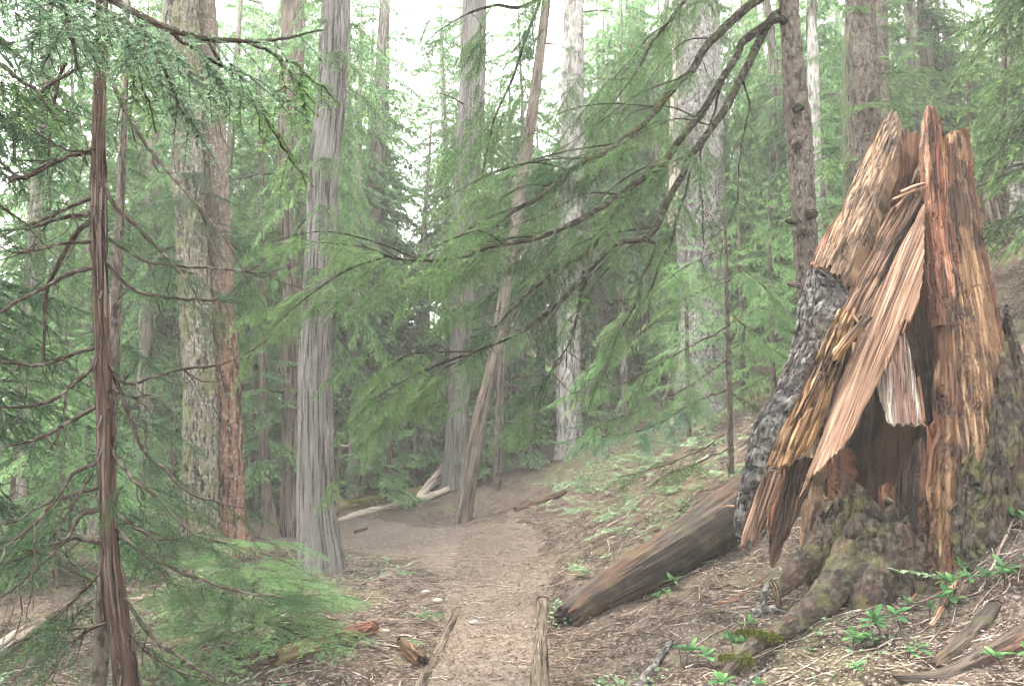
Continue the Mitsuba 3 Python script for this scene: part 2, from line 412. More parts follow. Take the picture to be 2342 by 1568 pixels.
def bough_mesh(rng, length=1.0, lod=2, side=.42, step=.045, ang=55, droop=.18, tipdroop=.3, twig=.055, twigstep=.03, nl=.014, nw=.0028, nspace=.006, bare=.12, axis=None, profile=0.35):
    """a conifer bough along +x, flat in xy, drooping in -z. lod 1 = needles, 2 = a blade per twig, 3 = a few blades per branchlet"""
    n = 24
    if axis is None:
        x = np.linspace(0, length, n)
        A = np.stack([x, .04 * length * np.sin(x / length * 3 + rng.random() * 6), -droop * length * (x / length) ** 2], 1)
    else:
        A = curve(axis, n)
        length = np.linalg.norm(np.diff(A, axis=0), axis=1).sum()
    tan = norm(np.gradient(A, axis=0))
    m = int(length / step)
    t = (np.arange(m) + rng.random(m) * .6) / m
    t = t[t > bare]
    m = len(t)
    sgn = np.where(np.arange(m) % 2, 1.0, -1.0)
    prof = np.where(t < profile, .35 + .65 * (t / profile), 1 - (t - profile) / (1 - profile) * .86)
    bl = side * length * prof * (.55 + .75 * rng.random(m))
    P = np.stack([np.interp(t * (n - 1), np.arange(n), A[:, k]) for k in range(3)], 1)
    TT = norm(np.stack([np.interp(t * (n - 1), np.arange(n), tan[:, k]) for k in range(3)], 1))
    up = norm(np.array([0, 0, 1.0]) - TT * TT[:, 2:])
    lat = np.cross(up, TT)
    a = np.radians(ang + rng.normal(0, 9, m))
    D = TT * np.cos(a)[:, None] + lat * (sgn * np.sin(a))[:, None] + up * rng.normal(-.02, .14, m)[:, None]
    D = norm(D)
    # each branchlet bends down in two pieces
    segs = {1: 3, 2: 3, 3: 2}[lod]
    S0, SD, SL, ST0, ST1 = [], [], [], [], []
    q, dd = P.copy(), D.copy()
    ks = np.arange(0, n, 1 if lod == 1 else 4)
    ks[-1] = n - 1
    wood0, wood1, wr = [A[ks[:-1]]], [A[ks[1:]]], [np.linspace(.008, .0022, len(ks) - 1) * max(length, .4) ** .7]
    for s in range(segs):
        l = bl / segs
        S0.append(q), SD.append(dd), SL.append(l)
        ST0.append(np.full(m, s / segs)), ST1.append(np.full(m, (s + 1) / segs))
        q2 = q + dd * l[:, None]
        if s < {1: 3, 2: 1, 3: 0}[lod]:
            wood0.append(q), wood1.append(q2), wr.append(np.full(m, .0026 - .0007 * s))
        q = q2
        dd = norm(dd + np.array([0, 0, -1.0]) * tipdroop * (.5 + rng.random(m))[:, None] / segs * 1.6 + TT * .12)
    S0, SD, SL, ST0, ST1 = np.vstack(S0), np.vstack(SD), np.concatenate(SL), np.concatenate(ST0), np.concatenate(ST1)
    SU = norm(np.array([0, 0, 1.0]) - SD * SD[:, 2:])
    # twigs along the branchlets
    ts = {1: twigstep, 2: twigstep, 3: twigstep * 2.6}[lod]
    cnt = np.maximum(1, (SL / ts).astype(int))
    idx = np.repeat(np.arange(len(SL)), cnt)
    k = np.concatenate([np.arange(c) for c in cnt])
    tt = (k + rng.random(len(k)) * .8) / cnt[idx]
    sg = np.where(rng.random(len(k)) < .5, 1.0, -1.0)
    base = S0[idx] + SD[idx] * (tt * SL[idx])[:, None]
    aa = np.radians(48 + rng.normal(0, 12, len(k)))
    sl = np.cross(SU[idx], SD[idx])
    TD = norm(SD[idx] * np.cos(aa)[:, None] + sl * (sg * np.sin(aa))[:, None] + SU[idx] * rng.normal(-.08, .2, len(k))[:, None])
    along = ST0[idx] + (ST1 - ST0)[idx] * tt
    big = {1: 1, 2: 1.1, 3: 1.9}[lod]
    TL = twig * big * (.6 + .8 * rng.random(len(k))) * (1.15 - .65 * along)
    TU = norm(np.array([0, 0, 1.0]) - TD * TD[:, 2:])
    if lod == 1:
        n1 = needles_on(S0, SD, SL, SU, nspace, nl, nw, ST0 * .8, ST1 * .8, rng)
        n2 = needles_on(base, TD, TL, TU, nspace, nl, nw, along * .6, .3 + along * .8, rng)
        parts = [n1, n2]
    else:
        w = twig * (.30 if lod == 2 else .58)
        parts = [blades_on(base, TD, TL, TU, w, along * .6, .3 + along * .8, rng),
                 blades_on(S0, SD, SL * 1.1, SU, w * 1.15, ST0 * .8, ST1 * .9, rng)]
    V, Fc, UV, kk = [], [], [], 0
    for v, f, u in parts:
        V.append(v), Fc.append(f + kk), UV.append(u)
        kk += len(v)
    W = sticks(np.vstack(wood0), np.vstack(wood1), np.concatenate(wr)) if lod < 3 else sticks(A[:-1:3], np.vstack([A[3:-1:3], A[-1:]])[:len(A[:-1:3])], .007)
    return (np.vstack(V), np.vstack(Fc)), np.vstack(UV), W


BOUGH = {}
SPECS = {   # kind: (variants, parameters)
    'needle1': (3, dict(lod=1, length=1.0, side=.38, step=.026, twig=.05, twigstep=.015, nl=.017, nw=.0058, nspace=.0076)),
    'hemlock1': (4, dict(lod=2, length=1.0, side=.36, step=.024, twig=.034, twigstep=.0085, droop=.2, tipdroop=.5)),
    'hemlock2': (4, dict(lod=2, length=1.2, side=.40, step=.030, twig=.047, twigstep=.0155, droop=.22, tipdroop=.4)),
    'hemlock3': (4, dict(lod=3, length=1.4, side=.40, step=.050, twig=.085, twigstep=.024, droop=.25, tipdroop=.45)),
    'weeping2': (3, dict(lod=2, length=1.2, side=.36, step=.030, twig=.054, twigstep=.0145, droop=.55, tipdroop=1.3)),
    'weeping3': (3, dict(lod=3, length=1.5, side=.36, step=.050, twig=.09, twigstep=.024, droop=.5, tipdroop=1.3)),
    'fir2': (3, dict(lod=2, length=1.0, side=.42, step=.032, twig=.075, twigstep=.022, droop=.10, tipdroop=.12, ang=48)),
    'fir3': (3, dict(lod=3, length=1.2, side=.42, step=.052, twig=.09, twigstep=.026, droop=.10, tipdroop=.12, ang=48)),
}
for kind, (nv, kw) in SPECS.items():
    BOUGH[kind] = []
    for v in range(nv):
        (mesh, uv, wood) = bough_mesh(np.random.default_rng(100 + v * 13 + len(kind)), **kw)
        BOUGH[kind].append((mikit.ply(mesh, None, smooth=False, uv=uv), mikit.ply(wood, None, smooth=True), kw['length']))


def bough_group(kind, v, leaf):
    key = f'bough_{kind}_{v}_{leaf}'
    if key not in scene:
        a, b, _ = BOUGH[kind][v]
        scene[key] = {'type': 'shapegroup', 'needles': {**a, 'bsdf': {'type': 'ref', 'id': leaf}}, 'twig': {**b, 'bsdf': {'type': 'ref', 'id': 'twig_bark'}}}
    return key


bough_no = {}


def bough(parent, kind, leaf, base, direction, length, roll=0.0, rng=RNG, width=1.0, name='crown'):
    """one copy of a bough of the tree parent, from base along direction"""
    v = int(rng.integers(len(BOUGH[kind])))
    s = length / BOUGH[kind][v][2]
    x = norm(np.asarray(direction, float))
    z = norm(np.array([0, 0, 1.0]) - x * x[2])
    y = np.cross(z, x)
    c, sn = math.cos(roll), math.sin(roll)
    y, z = y * c + z * sn, z * c - y * sn
    if rng.random() < .5:
        wy = -width
    else:
        wy = width
    M = np.eye(4)
    M[:3, 0], M[:3, 1], M[:3, 2], M[:3, 3] = x * s, y * s * wy, z * s, base
    k = bough_no[parent] = bough_no.get(parent, 0) + 1
    if k == 1:
        labels[f'{parent}__{name}__twig'] = {'kind': 'stuff'}
        labels[f'{parent}__{name}__needles'] = {'kind': 'stuff'}
    scene[f'{parent}__{name}__{k:04d}'] = {'type': 'instance', 'group': {'type': 'ref', 'id': bough_group(kind, v, leaf)}, 'to_world': T(M.tolist())}


def crown(parent, kind, leaf, P, z0, z1, reach, density, rng, pitch=(-.25, .1), top=.15, shape=1.0, width=1.0):
    """boughs round the trunk axis P (points, bottom to top) between heights z0 and z1; reach at the bottom, tapering to top*reach"""
    P = np.asarray(P)
    nb = int((z1 - z0) * density)
    for i in range(nb):
        q = (i + rng.random()) / nb
        z = z0 + q * (z1 - z0)
        c = np.array([np.interp(z, P[:, 2], P[:, 0]), np.interp(z, P[:, 2], P[:, 1]), z])
        az = i * 2.399 + rng.normal(0, .5)
        pt = pitch[0] + (pitch[1] - pitch[0]) * q + rng.normal(0, .1)
        l = reach * ((1 - q ** shape) * (1 - top) + top) * (.65 + .55 * rng.random())
        bough(parent, kind, leaf, c, [math.cos(az) * math.cos(pt), math.sin(az) * math.cos(pt), math.sin(pt)], l, rng.normal(0, .15), rng, width)
# ------------------------------------------------------------------ the tall trees
BARKS = {'cedar': (.024, .50, .014, .014), 'fir': (.045, .20, .022, .026), 'scaly': (.035, .07, .012, .010), 'strip': (.025, .5, .012, .01), 'plates': (.09, .16, .022, .012), 'smooth': (.03, .1, .004, .003)}


def trunk(pts, Y, kind, rows=220, sides=56, seed=1, flare=None, up=5.0, sink=.35, dY=0.0):
    """pts: (px, py, width in px) from the foot upwards, Y metres ahead. Runs on above the frame by up metres.
    Returns (mesh, uv, axis points, radii)"""
    rowsP = []
    for i, (px, py, w) in enumerate(pts):
        y = Y + dY * i / (len(pts) - 1)
        p = at(px, py, y)
        rowsP.append([*p, w / F * y / 2])
    rowsP = np.array(rowsP)
    d = norm(rowsP[0, :3] - rowsP[1, :3])
    foot = rowsP[0].copy()
    foot[:3] += d * sink
    lst = [foot] + list(rowsP)
    if up:
        dirn = norm(rowsP[-1, :3] - rowsP[-2, :3])
        top = rowsP[-1].copy()
        for k in (.5, 1.0):
            q = rowsP[-1].copy()
            q[:3] += dirn * up * k
            q[3] *= 1 - .5 * k
            lst.append(q)
    C = curve(np.array(lst), rows)
    mesh, uv = tube(C[:, :3], C[:, 3], sides, BARKS[kind], seed, flare)
    return mesh, uv, C[:, :3], C[:, 3]


def tall_tree(pts, Y, bark, mat, label, name='conifer_tree', cat='tree', group=None, stubs=0, crownspec=None, seed=1, up=5.0, rows=220, sides=56, flare=(.35, .35, 5, 1.0), **kw):
    key = thing(name, label, cat, group)
    mesh, uv, P, R = trunk(pts, Y, bark, rows, sides, seed, flare, up, **kw)
    part(key, 'trunk', mesh, mat, True, uv)
    rng = np.random.default_rng(seed * 31 + 5)
    for i in range(stubs):
        k = int(rng.uniform(.15, .95) * (len(P) - 1))
        az = rng.uniform(0, 6.28)
        l = rng.uniform(.15, .9) * (1 + R[k] * 2)
        d = np.array([math.cos(az), math.sin(az), rng.uniform(-.5, .2)])
        p0 = P[k] + norm(d * [1, 1, 0]) * R[k] * .8
        Q = np.array([p0, p0 + d * l * .5, p0 + d * l + [0, 0, -.12 * l]])
        C = curve(np.c_[Q, [[.016], [.011], [.004]]], 8)
        mesh, uv = tube(C[:, :3], C[:, 3] * (1 + R[k]), 6)
        part(key, 'dead_branch', mesh, 'twig_bark', True, uv)
    if crownspec:
        kind, leaf, z0, z1, reach, dens = crownspec[:6]
        crown(key, kind, leaf, P, z0, z1, reach, dens, rng, **(crownspec[6] if len(crownspec) > 6 else {}))
    return key, P, R


GAPS = [(230, 'on the outer side of the slender near trunk'), (440, 'between the slender near trunk and the mossy fir'), (735, 'between the mossy fir and the grey cedar'), (1060, 'between the grey cedar and the pale grey trunk'),
        (1305, 'between the pale grey and the whitish silver trunk'), (1600, 'between the whitish silver and the thickest trunk'), (1840, 'between the thickest trunk and the knotty tree'), (1985, 'between the knotty tree and the dark scaly trunk'), (9999, 'uphill behind the broken stump')]


def gap(px):
    return next(name for edge, name in GAPS if px < edge)


BIG = [
    # foot to top, distance, bark, material, label, extras
    ([(735, 1306, 112), (733, 1260, 102), (722, 1150, 87), (721, 1000, 80), (721, 850, 77), (732, 600, 72), (740, 400, 70), (761, 200, 68), (769, 0, 68)], 10.8, 'cedar', 'bark_cedar',
     'straight grey cedar trunk with stringy bark standing where the footpath bends', dict(seed=3, rows=400, sides=100, stubs=3, flare=(.28, .35, 4, .3), crownspec=('weeping2', 'leaf_mid', 3.2, 9, 1.3, 6))),
    ([(672, 1222, 60), (671, 1000, 54), (668, 800, 54), (663, 400, 58), (668, 150, 56), (672, 0, 55)], 15.0, 'cedar', 'bark_cedar_brown',
     'brown stringy cedar trunk close behind the straight grey cedar', dict(seed=4, rows=260, sides=64, stubs=6, crownspec=('weeping2', 'leaf_mid', 3.0, 11, 1.6, 6))),
    ([(464, 1292, 92), (461, 1150, 76), (457, 900, 72), (440, 600, 70), (427, 300, 70), (421, 0, 68)], 12.5, 'fir', 'bark_fir_grey',
     'mossy grey fir trunk pressed against a red brown one', dict(seed=5, rows=380, sides=90, stubs=5, crownspec=('hemlock2', 'leaf_dark', 3.6, 9.5, 1.4, 6))),
    ([(532, 1266, 78), (527, 1150, 66), (521, 900, 57), (506, 650, 56), (489, 300, 54), (468, 0, 48)], 12.9, 'fir', 'bark_fir_red',
     'red brown fir trunk with deeply furrowed bark beside its mossy grey twin', dict(seed=6, rows=380, sides=80, stubs=5)),
    ([(862, 1010, 40), (861, 850, 38), (864, 700, 34), (870, 500, 31), (876, 200, 29), (880, 0, 24)], 24.0, 'scaly', 'bark_hemlock',
     'slim dark brown trunk in front of the bright sky gap', dict(seed=7, rows=140, sides=30, stubs=10, crownspec=('weeping3', 'leaf_mid', 3.0, 13, 2.0, 8))),
    ([(1043, 1122, 74), (1043, 1060, 57), (1050, 900, 50), (1062, 650, 55), (1068, 400, 62), (1080, 200, 62), (1085, 0, 56)], 18.6, 'cedar', 'bark_cedar',
     'pale grey trunk with split stringy bark behind the leaning snag', dict(seed=8, rows=280, sides=64, stubs=6, crownspec=('weeping2', 'leaf_mid', 4.4, 11, 1.7, 6))),
    ([(1302, 1032, 66), (1304, 990, 60), (1300, 900, 55), (1303, 650, 53), (1308, 400, 55), (1310, 200, 53), (1313, 0, 47)], 18.6, 'plates', 'bark_silver',
     'whitish silver trunk ringed with short curling bark plates', dict(flare=(.12, .3, 5, 1.0), seed=9, rows=300, sides=56, stubs=5, crownspec=('weeping2', 'leaf_mid', 5.2, 11, 1.6, 5))),
    ([(1606, 965, 135), (1603, 900, 112), (1610, 700, 106), (1600, 500, 112), (1596, 300, 114), (1590, 0, 110)], 16.2, 'scaly', 'bark_grey_scaly',
     'thickest grey trunk with fine scaly bark behind the drooping limbs', dict(seed=10, rows=380, sides=100, stubs=6, crownspec=('weeping2', 'leaf_mid', 5.0, 10, 2.2, 6))),
    ([(1722, 880, 46), (1720, 430, 39), (1717, 200, 37), (1715, 0, 34)], 23.0, 'cedar', 'bark_cedar_brown',
     'narrow brown trunk between the thickest grey trunk and the knotty leaning tree', dict(seed=11, rows=160, sides=36, stubs=6, crownspec=('weeping3', 'leaf_light', 3.2, 12, 1.7, 7))),
    ([(1470, 885, 50), (1467, 700, 46), (1464, 450, 42), (1461, 200, 38), (1459, 0, 34)], 23.0, 'scaly', 'bark_far',
     'pale brown trunk seen between the drooping limbs left of the thickest trunk', dict(seed=12, rows=160, sides=36, stubs=6, crownspec=('weeping3', 'leaf_light', 2.6, 12, 1.8, 7))),
    ([(1968, 860, 84), (1970, 440, 76), (1974, 250, 77), (1966, 0, 68)], 10.6, 'scaly', 'bark_hemlock',
     'dark brown scaly trunk rising just behind the broken stump', dict(seed=13, rows=320, sides=84, stubs=4, crownspec=('hemlock2', 'leaf_mid', 4.2, 9, 1.4, 6))),
    ([(2020, 800, 40), (2012, 440, 38), (2014, 200, 36), (2013, 0, 34)], 14.5, 'scaly', 'bark_hemlock',
     'thin dark trunk half hidden behind the scaly trunk at the stump', dict(seed=14, rows=160, sides=32, crownspec=('hemlock2', 'leaf_mid', 5.2, 10, 1.6, 6))),
    ([(2338, 545, 52), (2332, 470, 42), (2324, 350, 38), (2314, 200, 36), (2294, 0, 34)], 12.6, 'scaly', 'bark_grey_scaly',
     'grey blue trunk with a mossy foot at the top of the slope', dict(seed=15, rows=220, sides=44, stubs=4, crownspec=('hemlock2', 'leaf_dark', 5.6, 10, 1.3, 3))),
    ([(2292, 556, 22), (2291, 480, 18), (2293, 380, 16), (2295, 265, 15), (2296, 60, 13)], 11.4, 'smooth', 'bark_hemlock',
     'pole thin dark trunk beside the broken grey snag on the slope', dict(seed=16, rows=100, sides=20, flare=None, up=1.5, crownspec=('hemlock2', 'leaf_dark', 4.9, 8, .8, 6))),
    ([(1135, 1118, 16), (1134, 1050, 13), (1138, 960, 12), (1141, 880, 11), (1146, 700, 9)], 16.8, 'smooth', 'bark_hemlock',
     'thin dark stem, straighter of two growing from one foot', dict(seed=17, rows=60, sides=12, flare=None, up=.6)),
    ([(1138, 1118, 15), (1143, 1050, 12), (1147, 960, 11), (1149, 880, 9), (1156, 740, 7)], 16.9, 'smooth', 'bark_hemlock',
     'thin dark stem, slightly bent one of two growing from one foot', dict(seed=18, rows=60, sides=12, flare=None, up=.6)),
    ([(620, 1228, 44), (612, 1150, 26), (606, 1050, 20), (603, 900, 18), (600, 600, 15), (596, 300, 11)], 14.6, 'cedar', 'bark_snag',
     'slender reddish trunk with a flared foot between the fir pair and the grey cedar', dict(seed=19, rows=160, sides=30, flare=(.8, .2, 4, 0), up=1.0, crownspec=('fir2', 'leaf_light', 1.0, 6.5, .95, 12, dict(pitch=(-.3, .15))))),
    ([(592, 1130, 28), (590, 700, 24), (590, 480, 23), (592, 230, 21), (594, 0, 18)], 22.0, 'smooth', 'bark_silver',
     'thin pale trunk just past the fir pair', dict(seed=20, rows=120, sides=20, stubs=8, crownspec=('hemlock3', 'leaf_light', 1.5, 12, 1.3, 4))),
    ([(552, 1150, 16), (550, 600, 13), (549, 300, 11), (547, 0, 9)], 24.0, 'smooth', 'bark_far',
     'very thin pale trunk with short bare twigs against the light beyond the fir pair', dict(seed=21, rows=100, sides=14, stubs=10, up=2, crownspec=('hemlock3', 'leaf_light', 5.0, 13, 1.0, 4))),
    ([(1866, 900, 34), (1864, 430, 30), (1862, 250, 28), (1858, 100, 24), (1856, 40, 10)], 15.0, 'strip', 'bark_silver',
     'bleached white dead trunk behind the knotty leaning tree', dict(seed=22, rows=140, sides=30, stubs=3, up=0, name='dead_tree', cat='dead tree')),
    ([(1058, 1206, 40), (1075, 1080, 36), (1098, 950, 31), (1130, 820, 28), (1165, 600, 28), (1195, 400, 28), (1225, 200, 25), (1250, 0, 21)], 15.2, 'strip', 'bark_snag',
     'leaning red brown trunk with peeling strips at the far side of the footpath', dict(seed=23, rows=300, sides=50, stubs=4, name='leaning_tree', cat='leaning tree', flare=(.1, .2, 3, 0), up=3)),
]
for pts, Y, bark, mat, label, kw in BIG:
    tall_tree(pts, Y, bark, mat, label, **kw)

MID = [  # slender leafy hemlocks between the big trunks
    (60, 13.5, .13, 'slender leafy hemlock farthest left between the bare near branches', 'leaf_mid', 1.5),
    (340, 16.5, .15, 'leafy hemlock standing just left of the mossy fir trunk', 'leaf_light', 1.6),
    (592, 17.5, .13, 'leafy hemlock filling the gap between the fir pair and the brown cedar', 'leaf_pale', 1.5),
    (812, 19.5, .14, 'leafy hemlock right behind the straight grey cedar', 'leaf_pale', 1.5),
    (975, 23.0, .15, 'leafy hemlock below the bright sky gap', 'leaf_pale', 1.7),
    (1190, 24.0, .16, 'leafy hemlock behind the leaning snag', 'leaf_pale', 1.7),
    (1385, 22.0, .15, 'leafy hemlock between the silver trunk and the pale brown trunk', 'leaf_pale', 1.7),
    (1545, 20.0, .14, 'leafy hemlock close left behind the thickest trunk', 'leaf_light', 1.6),
    (1760, 18.0, .14, 'leafy hemlock just left behind the knotty leaning tree', 'leaf_light', 1.6),
    (1905, 17.0, .14, 'leafy hemlock right behind the knotty leaning tree', 'leaf_light', 1.6),
    (2130, 19.0, .15, 'leafy hemlock high behind the stump spire', 'leaf_mid', 1.8),
    (200, 19.0, .15, 'leafy hemlock behind the slender near trunk', 'leaf_light', 1.8),
    (440, 21.0, .15, 'leafy hemlock behind the mossy fir trunk', 'leaf_light', 1.7),
    (690, 22.0, .15, 'leafy hemlock behind the two cedars', 'leaf_pale', 1.7),
    (235, 15.5, .11, 'hemlock with its crown high above the bare near branches', 'leaf_mid', -1.5),
    (440, 15.0, .12, 'hemlock with its crown high and its trunk hidden by the mossy fir', 'leaf_light', -1.6),
    (508, 17.0, .12, 'hemlock with its crown high and its trunk hidden by the red brown fir', 'leaf_light', -1.5),
    (667, 17.0, .12, 'hemlock with its crown high and its trunk hidden by the brown cedar', 'leaf_light', -1.5),
    (738, 14.0, .11, 'hemlock with its crown high and its trunk hidden by the straight grey cedar', 'leaf_light', -1.5),
    (1056, 20.5, .12, 'hemlock with its crown high and its trunk hidden by the pale grey trunk', 'leaf_mid', -1.25),
    (1307, 20.5, .12, 'hemlock with its crown high and its trunk hidden by the silver trunk', 'leaf_light', -1.5),
    (1600, 17.6, .12, 'hemlock with its crown high and its trunk hidden by the thickest trunk', 'leaf_mid', -1.4),
    (1722, 25.0, .12, 'hemlock with its crown high and its trunk hidden by the narrow brown trunk', 'leaf_mid', -1.3),
]
for i, (px, Y, r, label, leaf, reach) in enumerate(MID):
    rng = np.random.default_rng(700 + i)
    x = (px - CX) / F * Y
    z = float(ground(x, Y))
    top = {975: 9.0, 1190: 9.5}.get(px, 11.2 + rng.uniform(-1, 1))
    C = curve(np.array([[x, Y, z - .3, r * 1.3], [x, Y, z + .4, r], [x + rng.normal(0, .15), Y, z + top / 2, r * .75], [x + rng.normal(0, .2), Y, z + top, .02]]), 90)
    key = thing('hemlock_tree', label, 'tree')
    mesh, uv = tube(C[:, :3], C[:, 3], 22, BARKS['plates'], 170 + i)
    part(key, 'trunk', mesh, 'bark_far', True, uv)
    crown(key, ('weeping' if i % 3 == 0 else 'hemlock') + ('2' if Y < 16.8 else '3'), leaf, C[:, :3], z + (1.6 if reach > 0 else .42 * top), z + top * .98, abs(reach), 7.5 if reach > 0 else 9.0, rng, pitch=(-.45, .1), top=.2, shape=1.4)

for i, (px, Y, top, reach, low, leaf) in enumerate([(140, 20, 11.5, 2.2, .25, 'leaf_light'), (300, 23, 12.5, 2.3, .25, 'leaf_light'), (352, 19, 11.2, 2.0, .3, 'leaf_mid'), (556, 25, 13, 2.2, .3, 'leaf_light'), (622, 21, 11.8, 2.0, .3, 'leaf_light'),
                                              (700, 24, 13, 2.2, .3, 'leaf_light'), (792, 21, 11.8, 1.9, .3, 'leaf_light'), (850, 26, 10.5, 2.0, .2, 'leaf_pale'), (1020, 24, 12.3, 1.7, .35, 'leaf_pale'), (1118, 26, 11.0, 1.9, .3, 'leaf_pale'),
                                              (1232, 25, 10.8, 1.8, .3, 'leaf_pale'), (1188, 22, 12, 1.7, .5, 'leaf_light'), (1356, 23, 12.5, 2.1, .3, 'leaf_pale'), (1428, 20, 12, 2.0, .35, 'leaf_light'), (1533, 22, 12.5, 2.1, .3, 'leaf_light'), (1660, 21, 12, 2.0, .3, 'leaf_light'),
                                              (1770, 22, 12.5, 2.0, .3, 'leaf_light'), (1890, 21, 12, 2.0, .3, 'leaf_light'), (2060, 22, 12.5, 2.2, .2, 'leaf_light'), (2210, 20, 12, 2.0, .2, 'leaf_mid')]):
    rng = np.random.default_rng(1700 + i)
    x = (px - CX) / F * Y
    z = float(ground(x, Y))
    zt = 1.62 + Y * .483 * (1.08 if top > 11 else .8)
    C = curve(np.array([[x, Y, z - .3, .10], [x, Y, z + .4, .085], [x + rng.normal(0, .1), Y, (z + zt) / 2, .06], [x + rng.normal(0, .15), Y, zt, .012]]), 60)
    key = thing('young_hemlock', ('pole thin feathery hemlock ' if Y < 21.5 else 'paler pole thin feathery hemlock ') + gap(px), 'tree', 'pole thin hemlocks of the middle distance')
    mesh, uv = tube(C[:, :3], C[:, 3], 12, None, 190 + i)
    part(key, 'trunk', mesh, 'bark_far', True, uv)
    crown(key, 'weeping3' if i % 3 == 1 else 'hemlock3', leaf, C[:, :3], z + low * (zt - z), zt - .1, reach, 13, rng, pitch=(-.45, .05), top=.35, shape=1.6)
# ------------------------------------------------------------------ the broken stump
def wood_mat(key, dark, mid, pale, stain=(0.05, 0.03, 0.022), stain_amt=.5, fu=70, fv=2.2, red=None, lichen=0.0, moss=0.0, bumpscale=.02):
    def fn(p, n, uv):
        a = fbm(uv.x * fu, uv.y * fv, 2.0, 3)
        b = fbm(uv.x * fu * .13, uv.y * fv * .8, 7.0, 4)
        e = fbm(uv.x * fu * .21 + 5, uv.y * fv * 1.1, 3.0, 4)
        tx, ty, tz = turned(p)
        c = fbm(tx * 4.3, ty * 4.3, tz * 4.3, 5)
        col = mix(dark, mid, smoothstep(.30, .52, b * .75 + a * .25))
        col = mix(col, pale, smoothstep(.50, .68, e * .8 + a * .2)) * (.72 + .56 * smoothstep(.3, .7, a))
        if red:
            col = mix(col, red, smoothstep(.48, .62, fbm(uv.x * 9 + 3, uv.y * 1.4, 4.0, 3)) * .75)
        col = mix(col, stain, smoothstep(.53, .66, c) * stain_amt)
        if lichen:
            col = mix(col, (0.33, 0.38, 0.30), smoothstep(.52, .68, fbm(tx * 30, ty * 30, tz * 30, 4)) * lichen)
        if moss:
            col = mix(col, (0.10, 0.115, 0.02), smoothstep(.55, .66, fbm(tx * 9 + 2, ty * 9, tz * 9, 5)) * moss)
        return col

    def bump(p, n, uv):
        return fbm(uv.x * fu * 1.6, uv.y * fv * 2.4, 1.3, 4)
    diffuse(key, fn, bump, bumpscale, rough=.75)


wood_mat('wood_brown', (0.030, 0.018, 0.011), (0.099, 0.059, 0.034), (0.173, 0.113, 0.068), stain=(0.039, 0.026, 0.019), stain_amt=.6, fu=110, fv=6)
wood_mat('wood_pink', (0.097, 0.053, 0.033), (0.173, 0.100, 0.064), (0.245, 0.156, 0.104), stain_amt=.25, stain=(0.077, 0.040, 0.026), fu=150, fv=2.2)
wood_mat('wood_streaked', (0.023, 0.014, 0.011), (0.107, 0.062, 0.042), (0.238, 0.148, 0.096), stain=(0.023, 0.014, 0.014), stain_amt=.75, fu=104, fv=1.6)
wood_mat('wood_ochre', (0.030, 0.014, 0.006), (0.132, 0.070, 0.030), (0.239, 0.147, 0.073), stain=(0.021, 0.012, 0.009), stain_amt=.75, fu=142, fv=3)
wood_mat('wood_red', (0.03, 0.013, 0.008), (0.125, 0.05, 0.028), (0.22, 0.115, 0.07), stain=(0.022, 0.012, 0.01), stain_amt=.5, fu=130, fv=3.4)
wood_mat('wood_tan', (0.036, 0.017, 0.009), (0.132, 0.073, 0.036), (0.222, 0.143, 0.079), stain=(0.021, 0.010, 0.009), stain_amt=.8, fu=114, fv=2.6, red=(0.069, 0.026, 0.015))
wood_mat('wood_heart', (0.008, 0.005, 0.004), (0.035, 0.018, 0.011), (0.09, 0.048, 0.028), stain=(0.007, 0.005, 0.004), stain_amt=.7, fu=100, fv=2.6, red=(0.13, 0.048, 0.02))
wood_mat('wood_grey', (0.079, 0.058, 0.048), (0.220, 0.180, 0.148), (0.352, 0.312, 0.264), stain_amt=.2, fu=152, fv=2.4, red=(0.141, 0.070, 0.053))
wood_mat('bark_black', (0.008, 0.007, 0.007), (0.03, 0.027, 0.026), (0.095, 0.09, 0.086), stain_amt=.3, fu=60, fv=20, lichen=.12, bumpscale=.03)
wood_mat('bark_stump', (0.006, 0.0045, 0.0035), (0.026, 0.0175, 0.012), (0.05, 0.037, 0.027), stain=(0.04, 0.016, 0.008), stain_amt=.5, fu=60, fv=14, lichen=.08, moss=.25, bumpscale=.04)

wood_mat('log_decay', (0.005, 0.0035, 0.0025), (0.016, 0.010, 0.0065), (0.034, 0.024, 0.017), stain=(0.007, 0.005, 0.004), stain_amt=.5, fu=120, fv=2.0, red=(0.045, 0.018, 0.008), moss=.10)


def slab(outer, inner, uvs):
    """closed body between two grids (rows along, columns across) of points"""
    m, n = outer.shape[:2]
    i, j = np.meshgrid(np.arange(m - 1), np.arange(n - 1), indexing='ij')
    q = np.stack([i * n + j, i * n + j + 1, (i + 1) * n + j + 1, (i + 1) * n + j], -1).reshape(-1, 4)
    f = np.vstack([q[:, [0, 1, 2]], q[:, [0, 2, 3]]])
    out = [((outer.reshape(-1, 3), f), uvs.reshape(-1, 2)), ((inner.reshape(-1, 3), f[:, ::-1]), uvs.reshape(-1, 2))]

    def wall(a, b, ua, flip):
        k, mid = len(a), (a + b) / 2 + (np.random.default_rng(len(a)).random(a.shape) - .5) * .006
        V = np.vstack([a, mid, b])
        w = np.linalg.norm(a - b, axis=1)[:, None] * [[0.5, 0]]
        U = np.vstack([ua, ua + w, ua + 2 * w])
        e = np.arange(k - 1)
        ff = np.vstack([np.vstack([np.stack([e + o, e + 1 + o, e + k + 1 + o], 1), np.stack([e + o, e + k + 1 + o, e + k + o], 1)]) for o in (0, k)])
        return (V, ff[:, ::-1] if flip else ff), U
    out += [wall(outer[:, 0], inner[:, 0], uvs[:, 0], False), wall(outer[:, -1], inner[:, -1], uvs[:, -1], True),
            wall(outer[0], inner[0], uvs[0], True), wall(outer[-1], inner[-1], uvs[-1], False)]
    return join(out)


